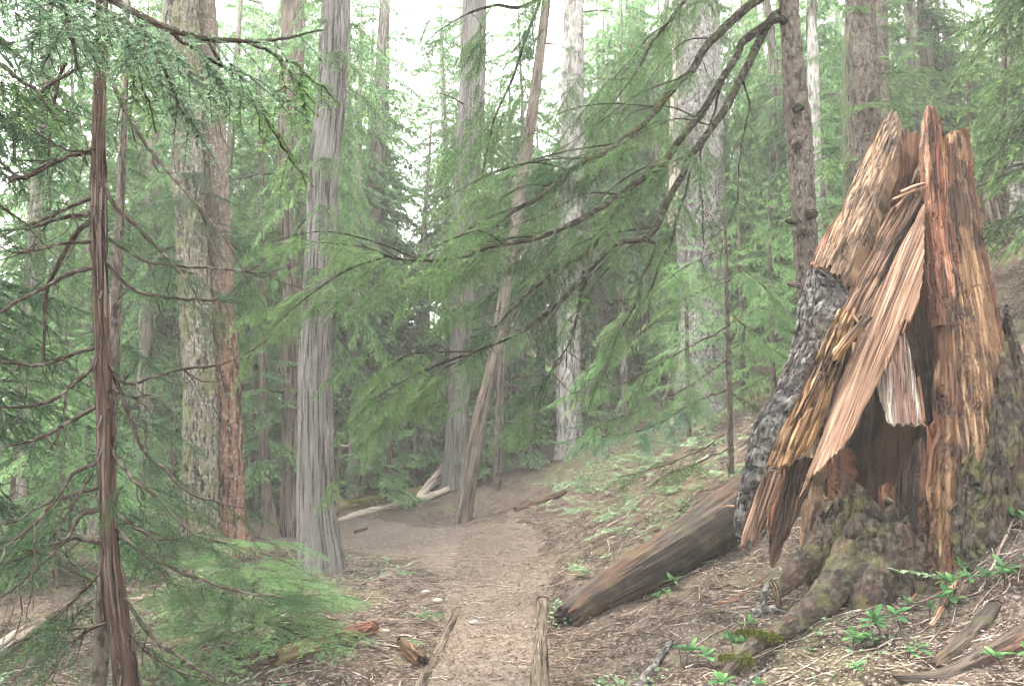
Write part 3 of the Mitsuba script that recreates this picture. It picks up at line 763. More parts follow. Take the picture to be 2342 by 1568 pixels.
def fibre(s, w, seed, step=.016):
    """ragged fibre end: a step-like random number per fibre across the width"""
    r = np.random.default_rng(seed)
    x = s * w
    k = max(3, int(w / step))
    e = np.sort(r.random(k))
    val = r.random(k + 1) ** 1.6
    c = np.searchsorted(e, s)
    return .65 * val[c] + .35 * meshkit.fbm(np.stack([x * 40, 0 * x, 0 * x], -1), 3, seed)


def plank(parent, name, Lp, Rp, mat, thick=.06, nu=60, nv=150, rag=(.05, .08), relief=.014, groove=.02, bulge=.03, seed=1, edge=.012, strip=(.035, .5), label=None, ruled=False):
    """a split board whose outline is given by rows (px, py, Y) of its two long edges from top to bottom. Its straight parallel fibres run
    from end to end of the outline and break off raggedly; ruled: the fibres follow the two edges instead"""
    A = curve(np.array([at(*p) for p in Lp]), 60)
    B = curve(np.array([at(*p) for p in Rp]), 60)
    U = norm((A[-1] - A[0]) + (B[-1] - B[0]))
    al = np.vstack([A, B[::-1], A[:1]])
    cen = al.mean(0)
    q = al - cen
    q = q - np.outer(q @ U, U)
    W = norm(np.linalg.svd(q)[2][0])
    if W[0] < 0:
        W = -W
    Nm = norm(np.cross(U, W))
    if Nm[1] > 0:
        Nm = -Nm
    pu, pw = (al - cen) @ U, (al - cen) @ W
    w0, w1 = pw.min(), pw.max()
    width, length = w1 - w0, pu.max() - pu.min()
    s, tau = np.meshgrid(np.linspace(0, 1, nu), np.linspace(0, 1, nv))
    f0, f1_ = fibre(s[0], width, seed), fibre(s[0], width, seed + 1)
    if ruled:
        width = np.linalg.norm(A - B, axis=1).mean()
        t = f0[None] * rag[0] / length + (1 - (f0 * rag[0] + f1_ * rag[1])[None] / length) * tau
        k = t * 59

        def smp(C):
            return np.stack([np.interp(k.ravel(), np.arange(60), C[:, c]) for c in range(3)], -1).reshape(*k.shape, 3)
        PA, PB = smp(A), smp(B)
        P = PA + (PB - PA) * s[..., None]
        y, x = t * length, s * width
        N = norm(np.cross(np.gradient(P, axis=0), np.gradient(P, axis=1)))
        M = norm(N.mean((0, 1)))
        N, M = (-N, -M) if M[1] > 0 else (N, M)
        N = norm(N * .35 + M * .65)
    else:
        ws = w0 + width * np.linspace(.004, .996, nu)
        r = np.random.default_rng(seed + 50)
        step = np.minimum(np.floor(np.linspace(0, width / strip[0] * 1.6, nu)) + 0.5, width / strip[0] * 1.6) * strip[0] / 1.6     # whole splinters break together
        we = np.clip(w0 + .55 * step + .45 * (ws - w0), w0 + width * .004, w1 - width * .004)
        lo, hi = np.empty(nu), np.empty(nu)
        for i in range(nu):
            a, b = pw[:-1] - we[i], pw[1:] - we[i]
            c = np.nonzero(a * b <= 0)[0]
            uu = pu[c] + (pu[c + 1] - pu[c]) * np.clip(a[c] / np.where(a[c] - b[c] == 0, 1, a[c] - b[c]), 0, 1)
            lo[i], hi[i] = uu.min(), uu.max()
        lo, hi = lo + f0 * rag[0], hi - f1_ * rag[1]
        hi = np.maximum(hi, lo + .01)
        y = lo[None] + (hi - lo)[None] * tau
        x = np.broadcast_to(ws[None], y.shape)
        P = cen + y[..., None] * U + x[..., None] * W
        N = np.broadcast_to(Nm, P.shape)
        y = y + 5
    f1, f2, rr = worley(x / strip[0] + (meshkit.fbm(np.stack([x * 5, y * 1.0, 0 * x], -1), 2, seed) - .5) * .6, y / strip[1] + np.sin(np.floor(x / strip[0]) * 91.7) * 3, 10 ** 6, seed)
    d = relief * (rr - .5) * 1.6 + groove * (np.clip((f2 - f1) / .22, 0, 1) - 1) + relief * 1.1 * (meshkit.fbm(np.stack([x * 170, y * 6, 0 * x], -1), 3, seed + 4) - .5) \
        + relief * .9 * (meshkit.fbm(np.stack([x * 16, y * 3, 0 * x], -1), 3, seed + 6) - .5) + bulge * (1 - (2 * s - 1) ** 2) + .02 * (meshkit.fbm(np.stack([x * 0, y * 1.5, 0 * x], -1), 2, seed + 7) - .5)
    thin = .3 + .7 * np.clip(np.minimum(tau, 1 - tau) / .08, 0, 1)
    outer = P + N * d[..., None]
    inner = P - N * (thick * thin * (.7 + .6 * meshkit.fbm(np.stack([x * 30, y * 6, 0 * x], -1), 2, seed + 8)))[..., None]
    mesh, uv = slab(outer, inner, np.stack([x + seed, y + seed * .37], -1))
    return part(parent, name, mesh, mat, True, uv, label=label)


ST = thing('broken_stump', 'tall shattered tree stump of splintered tan and red brown wood on the slope', 'stump')
SAX = np.array([[2083, 1480, 6.38, .92], [2083, 1380, 6.38, .80], [2080, 1250, 6.38, .74], [2082, 1000, 6.38, .70], [2082, 850, 6.38, .63], [2080, 700, 6.38, .55], [2078, 560, 6.38, .475], [2076, 400, 6.38, .42], [2074, 240, 6.38, .385]])
SPTS = np.array([[*at(a, b, c), r] for a, b, c, r in SAX])


def wall_sector(name, th0, th1, top, zb, mat, thick=.1, seed=1, nt=60, nz=200, rag=.12, inset=0.0, relief=.011, groove=.018, strip=(.024, .45), side=.05, label=None, lean=0.0):
    """part of the stump's shell between two bearings (degrees, 270 faces the path), up to top (bearing 0..1 -> height)"""
    s, tau = np.meshgrid(np.linspace(0, 1, nt), np.linspace(0, 1, nz))
    wid = math.radians(abs(th1 - th0)) * .55
    H = np.interp(s[0], np.linspace(0, 1, len(top)), top) - fibre(s[0], wid, seed, .02) * rag
    z = zb + (H[None] - zb) * tau
    el = (meshkit.fbm(np.stack([z * 9, 0 * z, 0 * z], -1), 4, seed + 2) - .5) * side * 2 / wid
    th = np.radians(th0 - 20 + (th1 - th0) * (s + el * (.5 - np.abs(s - .5)) * 0 + el * np.abs(2 * s - 1)))
    ax = [np.interp(z, SPTS[:, 2], SPTS[:, c]) for c in (0, 1, 3)]
    fl = np.exp(-np.maximum(z - .35, 0) / .30)
    r0 = ax[2] * (1 + fl * .12 * np.cos(5 * th + 1.1)) - inset
    x, y = th * .55, z
    f1, f2, rr = worley(x / strip[0] + (meshkit.fbm(np.stack([x * 5, y * 1.2, 0 * x], -1), 2, seed) - .5) * 1.0, y / strip[1] + np.sin(np.floor(x / strip[0]) * 57.3) * 3, 10 ** 6, seed)
    d = relief * (rr - .5) * 1.6 + groove * (np.clip((f2 - f1) / .2, 0, 1) - 1) + relief * (meshkit.fbm(np.stack([x * 100, y * 8, 0 * x], -1), 3, seed + 4) - .5) \
        + .05 * (meshkit.fbm(np.stack([x * 6, y * 2.5, 0 * x], -1), 3, seed + 6) - .5)
    r = r0 + d + lean * (z - zb)
    dirn = np.stack([np.cos(th), np.sin(th), 0 * th], -1)
    base = np.stack([ax[0], ax[1], z], -1)
    tk = thick * (.75 + .5 * meshkit.fbm(np.stack([x * 8, y * 4, 0 * x], -1), 3, seed + 8)) * (.35 + .65 * np.clip((1 - tau) / .06, 0, 1))
    mesh, uv = slab(base + dirn * r[..., None], base + dirn * np.maximum(r - tk, .03)[..., None], np.stack([x + seed, y], -1))
    return part(ST, name, mesh, mat, True, uv, label=label)


wall_sector('bark_wall', 205, 292, [.95, 1.15, 1.28, 1.2, 1.0, .85], -.35, 'bark_stump', thick=.10, seed=21, nt=110, nz=140, rag=.22, relief=.014, groove=.022, strip=(.06, .15), label='lichen grey bark round the foot of the stump')
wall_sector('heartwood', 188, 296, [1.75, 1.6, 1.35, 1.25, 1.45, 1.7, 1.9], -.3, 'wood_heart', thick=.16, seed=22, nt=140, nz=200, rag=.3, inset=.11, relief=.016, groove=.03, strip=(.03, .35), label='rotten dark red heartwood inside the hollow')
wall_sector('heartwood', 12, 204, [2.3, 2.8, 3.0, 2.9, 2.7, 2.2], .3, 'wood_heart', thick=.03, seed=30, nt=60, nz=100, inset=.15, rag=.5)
wall_sector('spire', 283, 303, [3.72, 3.92, 3.88, 3.78, 3.66], 2.3, 'wood_red', thick=.14, seed=23, nt=50, nz=320, rag=.14, relief=.012, groove=.02, strip=(.02, .22), side=.015, label='red brown crumbling spire of wood, highest on the stump')
wall_sector('wall', 299, 345, [3.70, 3.64, 3.74, 3.70, 3.72], .55, 'wood_tan', thick=.12, seed=24, nt=110, nz=280, rag=.10, relief=.012, groove=.022, strip=(.02, .5), inset=.015)
wall_sector('wall', 343, 395, [3.80, 3.72, 3.6, 3.5], .6, 'wood_tan', thick=.12, seed=25, nt=50, nz=140, rag=.12)
wall_sector('wall', 30, 128, [3.75, 3.92, 4.0, 3.92, 4.02, 3.9, 3.8], .6, 'wood_tan', thick=.10, seed=26, nt=90, nz=150, rag=.12)
wall_sector('wall', 124, 205, [3.5, 3.2, 2.8, 2.3], .6, 'wood_brown', thick=.10, seed=27, nt=56, nz=110, rag=.2)
wall_sector('bark_wall', 284, 400, [1.5, 1.75, 2.2, 2.35, 2.5, 2.5, 2.4, 2.2], -.1, 'bark_stump', thick=.06, seed=28, nt=150, nz=150, rag=.5, inset=-.085, relief=.014, groove=.024, strip=(.06, .15), label='mossy bark on the uphill foot of the stump')
wall_sector('wall', 275, 306, [1.5, 2.2, 2.6, 2.7, 2.75], .45, 'wood_tan', thick=.10, seed=29, nt=50, nz=220, rag=.4, inset=.0, relief=.014, groove=.025, strip=(.02, .3))

plank(ST, 'plank', [(2055, 262, 6.45), (1993, 313, 6.38), (1969, 379, 6.30), (1939, 451, 6.22), (1909, 502, 6.15), (1888, 544, 6.1), (1861, 612, 6.02)],
      [(2058, 264, 6.30), (2043, 334, 6.12), (2011, 436, 6.02), (1996, 493, 5.96), (1972, 559, 5.9), (1933, 662, 5.82)], 'wood_brown', thick=.13, nu=70, nv=220, rag=(.05, .12), relief=.014, groove=.014, bulge=.03, seed=31, strip=(.022, .22), label='broad crumbly brown slab leaning out of the stump')
plank(ST, 'plank', [(1940, 462, 6.34), (1900, 508, 6.3), (1874, 559, 6.26), (1850, 615, 6.2)], [(1962, 462, 6.3), (1925, 520, 6.24), (1900, 570, 6.2), (1880, 630, 6.12)], 'wood_red', thick=.05, nu=26, nv=80, seed=32)
plank(ST, 'plank', [(2092, 440, 6.12), (2038, 474, 6.12), (2012, 516, 6.06), (1984, 574, 6.0), (1958, 606, 5.96), (1938, 646, 5.92), (1922, 720, 5.84)],
      [(2116, 440, 6.0), (2082, 530, 5.96), (2046, 606, 5.9), (2008, 680, 5.82), (1962, 760, 5.72)], 'wood_streaked', thick=.09, nu=70, nv=180, rag=(.12, .1), relief=.02, groove=.035, seed=33, strip=(.035, .7), label='dark streaked plank in the middle of the stump')
plank(ST, 'plank', [(2113, 469, 5.98), (2074, 544, 5.93), (2038, 613, 5.88), (2004, 679, 5.82), (1990, 712, 5.8), (1960, 775, 5.74), (1938, 830, 5.7), (1916, 885, 5.66), (1900, 930, 5.62), (1884, 985, 5.58), (1860, 1050, 5.55), (1832, 1120, 5.52)],
      [(2118, 462, 5.92), (2114, 530, 5.86), (2112, 610, 5.82), (2101, 690, 5.76), (2084, 730, 5.72), (2064, 762, 5.68), (2041, 792, 5.66), (2029, 828, 5.62), (2008, 876, 5.58), (1984, 915, 5.54), (1957, 968, 5.5), (1930, 1020, 5.48), (1890, 1062, 5.46)], 'wood_pink', thick=.075, nu=80, nv=280, rag=(.02, .16), relief=.006, groove=.009, bulge=.02, seed=34, strip=(.03, 1.6), edge=.014, label='long smooth pinkish plank split off and leaning across the hollow')
plank(ST, 'bark_slab', [(1852, 612, 6.05), (1830, 690, 6.0), (1819, 746, 5.96), (1807, 791, 5.93), (1783, 866, 5.87), (1759, 917, 5.83), (1729, 960, 5.8), (1712, 1005, 5.77), (1698, 1091, 5.72), (1684, 1150, 5.7), (1686, 1240, 5.68)],
      [(1890, 618, 5.92), (1936, 668, 5.84), (1911, 722, 5.8), (1897, 791, 5.76), (1874, 828, 5.73), (1844, 882, 5.7), (1811, 921, 5.67), (1780, 978, 5.64), (1764, 1020, 5.62), (1738, 1090, 5.6), (1708, 1150, 5.6), (1700, 1225, 5.6)], 'bark_black', thick=.05, nu=80, nv=240, rag=(.05, .12), relief=.018, groove=.018, bulge=.05, ruled=True, seed=35, strip=(.028, .10), edge=.02, label='slab of black furrowed bark on the path side of the stump')
plank(ST, 'plank', [(1918, 706, 5.80), (1898, 795, 5.75), (1876, 832, 5.72), (1846, 884, 5.69), (1813, 925, 5.66), (1782, 982, 5.63), (1766, 1030, 5.61), (1748, 1070, 5.6)],
      [(1958, 702, 5.74), (1950, 760, 5.7), (1930, 815, 5.66), (1912, 870, 5.63), (1900, 905, 5.61), (1880, 960, 5.58), (1850, 1020, 5.55), (1796, 1088, 5.53)], 'wood_ochre', thick=.07, nu=70, nv=200, rag=(.08, .14), relief=.022, groove=.035, bulge=.03, seed=36, strip=(.03, .3), edge=.02, label='ochre fibrous rotten wood beside the black bark slab')
plank(ST, 'plank', [(1742, 1070, 5.66), (1715, 1140, 5.62), (1696, 1200, 5.6), (1690, 1262, 5.6)], [(1792, 1078, 5.58), (1768, 1145, 5.56), (1741, 1205, 5.56), (1716, 1262, 5.56)], 'wood_streaked', thick=.06, nu=44, nv=90, rag=(.05, .14), relief=.018, groove=.03, seed=37, strip=(.022, .6), label='reddish split lower tip of the leaning slabs')
plank(ST, 'plank', [(1790, 1040, 5.86), (1765, 1130, 5.84), (1753, 1190, 5.82), (1757, 1240, 5.8), (1762, 1300, 5.78)], [(1885, 1040, 5.84), (1852, 1120, 5.82), (1826, 1180, 5.8), (1800, 1235, 5.78), (1768, 1304, 5.78)], 'wood_heart', thick=.07, nu=50, nv=130, rag=(.05, .05), relief=.02, groove=.03, seed=38, strip=(.04, .4))
plank(ST, 'plank', [(2046, 770, 5.76), (2029, 836, 5.72), (2011, 872, 5.70), (2020, 920, 5.68), (2036, 985, 5.66)], [(2068, 756, 5.74), (2078, 800, 5.72), (2092, 848, 5.7), (2101, 896, 5.68), (2110, 950, 5.66), (2108, 990, 5.66)], 'wood_grey', thick=.05, nu=50, nv=120, rag=(.03, .13), relief=.014, groove=.025, seed=39, strip=(.025, .5), label='short greyish splintered piece hanging over the hollow')
plank(ST, 'splinter', [(1984, 712, 5.64), (1930, 770, 5.62), (1892, 815, 5.62)], [(1997, 724, 5.63), (1950, 782, 5.6), (1908, 838, 5.6)], 'wood_ochre', thick=.035, nu=20, nv=80, rag=(.05, .08), relief=.008, groove=.01, seed=40, strip=(.02, .4))
plank(ST, 'splinter', [(1872, 1050, 5.56), (1846, 1090, 5.55), (1824, 1140, 5.54)], [(1882, 1052, 5.55), (1858, 1090, 5.54), (1828, 1142, 5.54)], 'wood_pink', thick=.02, nu=10, nv=40, rag=(.02, .06), seed=41)
plank(ST, 'splinter', [(2094, 860, 5.72), (2104, 920, 5.7), (2106, 970, 5.69)], [(2102, 858, 5.72), (2112, 920, 5.7), (2114, 968, 5.69)], 'wood_red', thick=.02, nu=10, nv=40, rag=(.02, .06), seed=42)
for i, (a, b, w) in enumerate([((2041, 457, 5.95), (2131, 424, 5.98), .012), ((2060, 440, 6.0), (2122, 416, 5.97), .014), ((2048, 474, 5.94), (2100, 424, 5.99), .009), ((1948, 716, 5.62), (1996, 786, 5.66), .010), ((1953, 782, 5.6), (1949, 815, 5.6), .012),
                               ((2029, 815, 5.58), (2026, 850, 5.58), .008), ((2054, 735, 5.6), (2058, 762, 5.6), .007), ((2220, 656, 5.78), (2252, 653, 5.8), .007), ((1690, 1158, 5.62), (1645, 1160, 5.7), .008), ((2100, 962, 5.66), (2118, 975, 5.64), .009), ((2105, 380, 6.2), (2085, 420, 6.15), .015), ((1745, 1195, 5.62), (1765, 1220, 5.6), .006)]):
    C = curve([[*at(*a), w], [*((at(*a) + at(*b)) / 2 + [0, 0, .008]), w * .8], [*at(*b), w * .25]], 8)
    mesh, uv = tube(C[:, :3], C[:, 3], 5)
    part(ST, 'splinter', mesh, 'wood_streaked' if i % 2 else 'wood_brown', True, uv)


def root(name, rows, mat, seed, sides=40, n=90):
    C = curve(np.array([[*at(a, b, c), r] for a, b, c, r in rows]), n)
    mesh, uv = tube(C[:, :3], C[:, 3], sides, (.025, .10, .012, .012), seed)
    return part(ST, name, mesh, mat, True, uv)


root('root', [(1960, 1190, 6.15, .11), (1935, 1290, 5.95, .12), (1885, 1370, 5.8, .105), (1818, 1424, 5.62, .075), (1762, 1456, 5.48, .052), (1718, 1480, 5.35, .05), (1668, 1535, 5.25, .036), (1630, 1580, 5.2, .02)], 'bark_stump', 51)
root('root', [(1910, 1160, 6.3, .10), (1872, 1250, 6.18, .085), (1822, 1305, 6.05, .085), (1790, 1345, 6.0, .05), (1770, 1370, 6.0, .02)], 'bark_stump', 52)
root('root', [(2010, 1200, 6.05, .14), (2000, 1320, 5.86, .14), (1985, 1400, 5.76, .12), (1975, 1450, 5.7, .08)], 'bark_stump', 53)
root('root', [(2230, 950, 6.0, .16), (2262, 1040, 5.98, .17), (2290, 1110, 6.0, .15), (2310, 1160, 6.0, .08)], 'bark_stump', 54)


def moss_patch(parent, name, centre, normal, rx, rz, n, seed, mat='moss_tuft', size=.022):
    r = np.random.default_rng(seed)
    normal = norm(np.asarray(normal, float))
    ux = norm(np.cross([0, 0, 1.0], normal))
    uz = np.cross(normal, ux)
    a, q = r.random(n) * 6.283, np.sqrt(r.random(n))
    q *= .75 + .5 * meshkit.fbm(np.stack([np.cos(a) * 2, np.sin(a) * 2, 0 * a], -1), 2, seed)
    P = centre + ux * (np.cos(a) * q * rx)[:, None] + uz * (np.sin(a) * q * rz)[:, None] + normal * (r.random(n) * .035 * (1 - q * .7))[:, None]
    D = norm(normal + r.normal(0, .6, (n, 3)))
    return _moss(parent, name, P, D, n, size, r, mat)


def _moss(parent, name, P, D, n, size, r, mat):
    v, f, uv = blades_on(P, D, size * (.6 + .8 * r.random(n)), norm(r.normal(0, 1, (n, 3))), size * .45, np.zeros(n), r.random(n), r)
    return part(parent, name, (v, f), mat, False, uv, kind='stuff')


moss_patch(ST, 'moss', at(2258, 985, 5.80), [.45, -.9, .1], .09, .17, 2600, 61)
moss_patch(ST, 'moss', at(2275, 930, 5.84), [.5, -.85, .1], .05, .10, 900, 62)
moss_patch(ST, 'moss', at(1735, 1455, 5.38), [-.5, -.6, .6], .15, .03, 700, 63)
moss_patch(ST, 'moss', at(1690, 1510, 5.27), [-.5, -.6, .6], .12, .03, 500, 64)
# ------------------------------------------------------------------ fallen wood, stones
def log(name, rows, mat, label, cat, seed, bark=(.05, .3, .02, .015), sides=40, n=80, group=None, drop=None):
    """rows (px, py, Y, radius) of a lying log; drop: bed it so that its axis lies drop radii above the ground"""
    pts = np.array([[*at(a, b, c), r] for a, b, c, r in rows])
    if drop is not None:
        pts[:, 2] = ground(pts[:, 0], pts[:, 1]) + drop * pts[:, 3]
    C = curve(pts, n)
    mesh, uv = tube(C[:, :3], C[:, 3], sides, bark, seed)
    v, f = mesh
    r = np.random.default_rng(seed)
    t = frames(C[:, :3])[0]
    for end, k, sgn in ((0, slice(0, sides + 1), -1), (-1, slice((n - 1) * (sides + 1), n * (sides + 1)), 1)):   # splintered ends
        rag = meshkit.fbm(v[k] * 45, 3, seed) * C[end, 3] * 1.5
        rag[-1] = rag[0]
        v[k] += t[end] * sgn * rag[:, None]
    key = thing(name, label, cat, group)
    part(key, 'wood', (v, f), mat, True, uv)
    return key


log('fallen_log', [(1306, 1408, 7.12, .112), (1322, 1392, 7.2, .118), (1363, 1364, 7.3, .13), (1450, 1314, 7.45, .165), (1546, 1258, 7.65, .20), (1666, 1176, 7.95, .225), (1850, 1050, 8.5, .24)], 'log_decay',
    'thick decaying brown log lying down the slope from the stump to the footpath', 'log', 71, (.035, 1.6, .014, .012), 84, 240)
log('edge_log', [(1046, 1380, 8.1, .042), (1018, 1440, 7.1, .046), (991, 1500, 6.3, .048), (958, 1572, 5.55, .050), (880, 1780, 4.0, .05)], 'log_weathered', 'slim half buried log edging the footpath on its downhill side', 'log', 72, (.02, .8, .005, .004), 32, 140, drop=-.62)
log('edge_log', [(1240, 1388, 8.0, .058), (1240, 1440, 7.2, .060), (1236, 1500, 6.4, .062), (1236, 1572, 5.6, .064), (1240, 1780, 4.1, .065)], 'log_weathered', 'stout weathered log edging the footpath on its uphill side', 'log', 73, (.025, .8, .006, .005), 36, 140, drop=-.35)
log('fallen_log', [(770, 1200, 15.6, .04), (832, 1181, 16.1, .055), (924, 1160, 16.8, .06)], 'log_bleached', 'bleached pale pole lying along the far edge of the bend', 'log', 74, drop=.7, n=50, sides=20)
log('fallen_log', [(937, 1152, 17.0, .065), (975, 1140, 17.5, .07), (1022, 1122, 18.2, .07)], 'log_bleached', 'short pale log with a dark sawn end at the far bend', 'log', 75, drop=.8, n=40, sides=20)
log('fallen_log', [(955, 1140, 18.3, .08), (990, 1100, 18.8, .10), (1028, 1055, 19.3, .10), (1075, 1010, 19.9, .09)], 'log_bleached', 'tan log propped at a slant behind the pale grey trunk', 'log', 76, n=50, sides=24)
log('fallen_log', [(775, 1172, 17.4, .13), (862, 1156, 17.9, .14), (965, 1135, 18.6, .13)], 'log_mossy', 'dark moss covered log behind the bleached pole', 'log', 77, drop=.6, n=60, sides=28)
log('fallen_log', [(893, 1122, 17.4, .045), (912, 1135, 17.2, .05), (936, 1150, 16.9, .05)], 'log_bleached', 'short brown branch piece propped over the mossy log', 'log', 78, n=24, sides=14)
log('fallen_log', [(640, 1520, 6.1, .07), (700, 1502, 6.25, .075), (752, 1484, 6.4, .07)], 'log_mossy', 'rotten mossy log piece with a hollow dark end among the low hemlock sprays', 'log', 79, drop=.5, n=50, sides=30)
log('fallen_log', [(765, 1478, 6.45, .055), (800, 1460, 6.6, .06), (850, 1436, 6.85, .05)], 'wood_red', 'broken log end with red crumbling wood by the footpath', 'log', 80, (.025, .3, .02, .02), drop=.75, n=60, sides=36)
log('fallen_log', [(922, 1470, 6.7, .045), (938, 1495, 6.4, .055), (962, 1520, 6.15, .05)], 'log_rotten', 'short grey weathered chunk beside the downhill edge log', 'log', 81, (.02, .3, .012, .01), drop=.5, n=40, sides=24)
log('fallen_log', [(-10, 1500, 7.4, .06), (45, 1468, 7.8, .065), (95, 1440, 8.2, .06)], 'log_bleached', 'pale bleached log lying beyond the slender near trunk', 'log', 82, drop=.8, n=40, sides=24)
log('fallen_log', [(2270, 768, 8.3, .12), (2345, 790, 8.2, .15), (2450, 830, 8.1, .15)], 'wood_heart', 'dark broken log end on the slope uphill of the stump', 'log', 83, (.05, .4, .03, .03), drop=.8, n=50, sides=30)
log('fallen_log', [(2140, 1505, 4.75, .05), (2205, 1468, 4.9, .07), (2275, 1430, 5.1, .05)], 'log_decay', 'half buried brown piece of rotten wood among the leafy plants', 'log', 84, (.025, .4, .012, .012), drop=-.45, n=50, sides=30)
log('fallen_log', [(2060, 1568, 4.6, .05), (2180, 1545, 4.6, .08), (2342, 1500, 4.7, .09), (2440, 1470, 4.8, .08)], 'log_decay', 'rotting brown log sunk into the soil in the bottom corner', 'log', 85, (.03, .4, .015, .015), drop=-.5, n=70, sides=36)
log('fallen_log', [(1183, 1132, 13.8, .05), (1235, 1108, 14.0, .07), (1290, 1090, 14.2, .05)], 'log_rotten', 'dark decayed log across the slope above the leaning trunk', 'log', 86, drop=.4, n=40, sides=20)
log('fallen_log', [(905, 802, 25, .09), (945, 793, 25, .11), (988, 782, 25, .10)], 'log_bleached', 'bleached log end sticking out far back between the trunks', 'log', 87, n=30, sides=16)
log('fallen_log', [(1090, 1066, 20.5, .10), (1150, 1058, 20.8, .12), (1185, 1050, 21, .10)], 'log_rotten', 'dark log lying behind the thin twin stems', 'log', 88, drop=.5, n=40, sides=18)


STICKS = [
    ((2122, 1388, 5.2), (2246, 1260, 5.9), .017, 'wood_pink', 'straight tan stick lying on the slope below the stump'),
    ((2072, 1356, 5.6), (2160, 1270, 6.0), .009, 'wood_red', 'thin reddish stick close to the foot of the stump'),
    ((811, 1477, 6.5), (938, 1469, 6.6), .012, 'stick_bark', 'grey bare stick lying across the ground by the red crumbling log'),
    ((826, 1420, 7.3), (878, 1350, 8.2), .007, 'stick_bark', 'long thin pale twig on the bank left of the edge log'),
    ((940, 1432, 7.0), (985, 1412, 7.3), .008, 'stick_bark', 'short dark twig against the downhill edge log'),
    ((1387, 1238, 10.0), (1443, 1214, 10.4), .014, 'log_bleached', 'whitish stick on the slope above the thick decaying log'),
    ((1212, 1138, 13.4), (1302, 1086, 14.6), .022, 'stick_bark', 'long grey pole lying on the slope below the dark decayed log'),
    ((1586, 1036, 11.2), (1618, 1014, 11.3), .03, 'log_bleached', 'stubby white stick end by a dark hollow in the slope'),
    ((845, 1328, 9.7), (930, 1310, 10.0), .006, 'stick_bark', 'thin curved twig on the footpath before the bend'),
    ((810, 1218, 14.5), (840, 1214, 14.7), .03, 'log_rotten', 'short dark chunk of wood on the far bend'),
    ((722, 1328, 10.2), (748, 1303, 10.5), .02, 'wood_ochre', 'orange brown broken stick leaning at the foot of the grey cedar'),
    ((350, 1425, 8.2), (400, 1395, 8.6), .013, 'stick_bark', 'grey stick on the bare ground beyond the slender near trunk'),
    ((1640, 1332, 6.6), (1760, 1296, 6.9), .010, 'wood_red', 'splintered red brown stick under the hanging slabs'),
    ((1730, 1566, 4.9), (1900, 1500, 5.2), .006, 'stick_bark', 'fine pale twig on the needle litter below the mossy root'),
    ((2240, 1350, 5.3), (2330, 1270, 5.7), .010, 'stick_bark', 'weathered stick near the right edge above the leafy plants'),
    ((1690, 1552, 5.0), (1755, 1475, 5.25), .02, 'bark_black', 'dark wet stick beneath the mossy root'),
    ((1450, 1566, 5.2), (1535, 1470, 5.9), .03, 'bark_black', 'black rotten branch on the bank beside the footpath'),
]
for i, (a, b, r, mat, label) in enumerate(STICKS):
    A, B = at(*a), at(*b)
    n = 24
    P = A + (B - A) * np.linspace(0, 1, n)[:, None]
    P[:, 2] = ground(P[:, 0], P[:, 1]) + r * .8
    P[:, 2] = np.polyval(np.polyfit(np.arange(n), P[:, 2], 3), np.arange(n))
    P += (meshkit.fbm(P * 5 + i, 2, i)[:, None] - .5) * [.05, .05, .0]
    mesh, uv = tube(P, r * np.linspace(1, .65, n), 10, (.02, .1, r * .3, r * .2), i)
    solo('stick', mesh, mat, label, 'stick', smooth=True, uv=uv)

# broken stub with a bare side branch behind the cedar
key = thing('dead_sapling', 'bare reddish broken stub with one bleached side branch behind the grey cedar', 'dead tree')
C = curve(np.array([[*at(766, 1172, 15.8), .075], [*at(768, 1130, 15.8), .06], [*at(771, 1075, 15.8), .036], [*at(778, 1016, 15.8), .032]]), 40)
mesh, uv = tube(C[:, :3], C[:, 3], 14, BARKS['strip'], 91)
part(key, 'trunk', mesh, 'bark_snag', True, uv)
C = curve(np.array([[*at(778, 1018, 15.8), .028], [*at(795, 1020, 15.75), .03], [*at(814, 1004, 15.7), .012]]), 14)
mesh, uv = tube(C[:, :3], C[:, 3], 8)
part(key, 'branch', mesh, 'log_bleached', True, uv)

# broken grey snag at the top of the slope
key = thing('broken_snag', 'jagged grey broken snag with a dark hollow foot at the top of the slope', 'snag')
for i, (L, R, th, mat) in enumerate([([(2212, 350, 11.5), (2216, 430, 11.4), (2222, 540, 11.3)], [(2218, 352, 11.4), (2240, 430, 11.3), (2262, 545, 11.2)], .12, 'wood_streaked'),
                                     ([(2232, 400, 11.5), (2240, 470, 11.4), (2262, 545, 11.3)], [(2246, 420, 11.4), (2262, 480, 11.3), (2284, 548, 11.2)], .1, 'wood_grey'),
                                     ([(2262, 425, 11.5), (2262, 480, 11.4), (2266, 548, 11.3)], [(2274, 440, 11.4), (2284, 490, 11.3), (2300, 552, 11.2)], .12, 'wood_grey'),
                                     ([(2222, 470, 11.7), (2226, 550, 11.6)], [(2300, 500, 11.7), (2310, 552, 11.6)], .15, 'wood_heart')]):
    plank(key, 'spike', L, R, mat, thick=th, nu=26, nv=50, rag=(.18, .05), relief=.03, groove=.04, seed=92 + i, strip=(.07, .6))

# crumbled rotten chunk on the uphill side of the stump
key = thing('rotten_chunk', 'crumbly orange chunk of rotten wood against the uphill side of the stump', 'rotten wood')
for i, rows in enumerate([[(2318, 1075, 6.75, .10), (2316, 1000, 6.75, .10), (2312, 940, 6.75, .075), (2310, 905, 6.75, .03)], [(2350, 1070, 6.8, .09), (2346, 1010, 6.8, .08), (2340, 960, 6.8, .03)]]):
    C = curve(np.array([[*at(a, b, c), r] for a, b, c, r in rows]), 50)
    mesh, uv = tube(C[:, :3], C[:, 3], 32, (.05, .07, .05, .04), 95 + i)
    part(key, 'wood', mesh, 'wood_tan' if i == 0 else 'wood_red', True, uv)

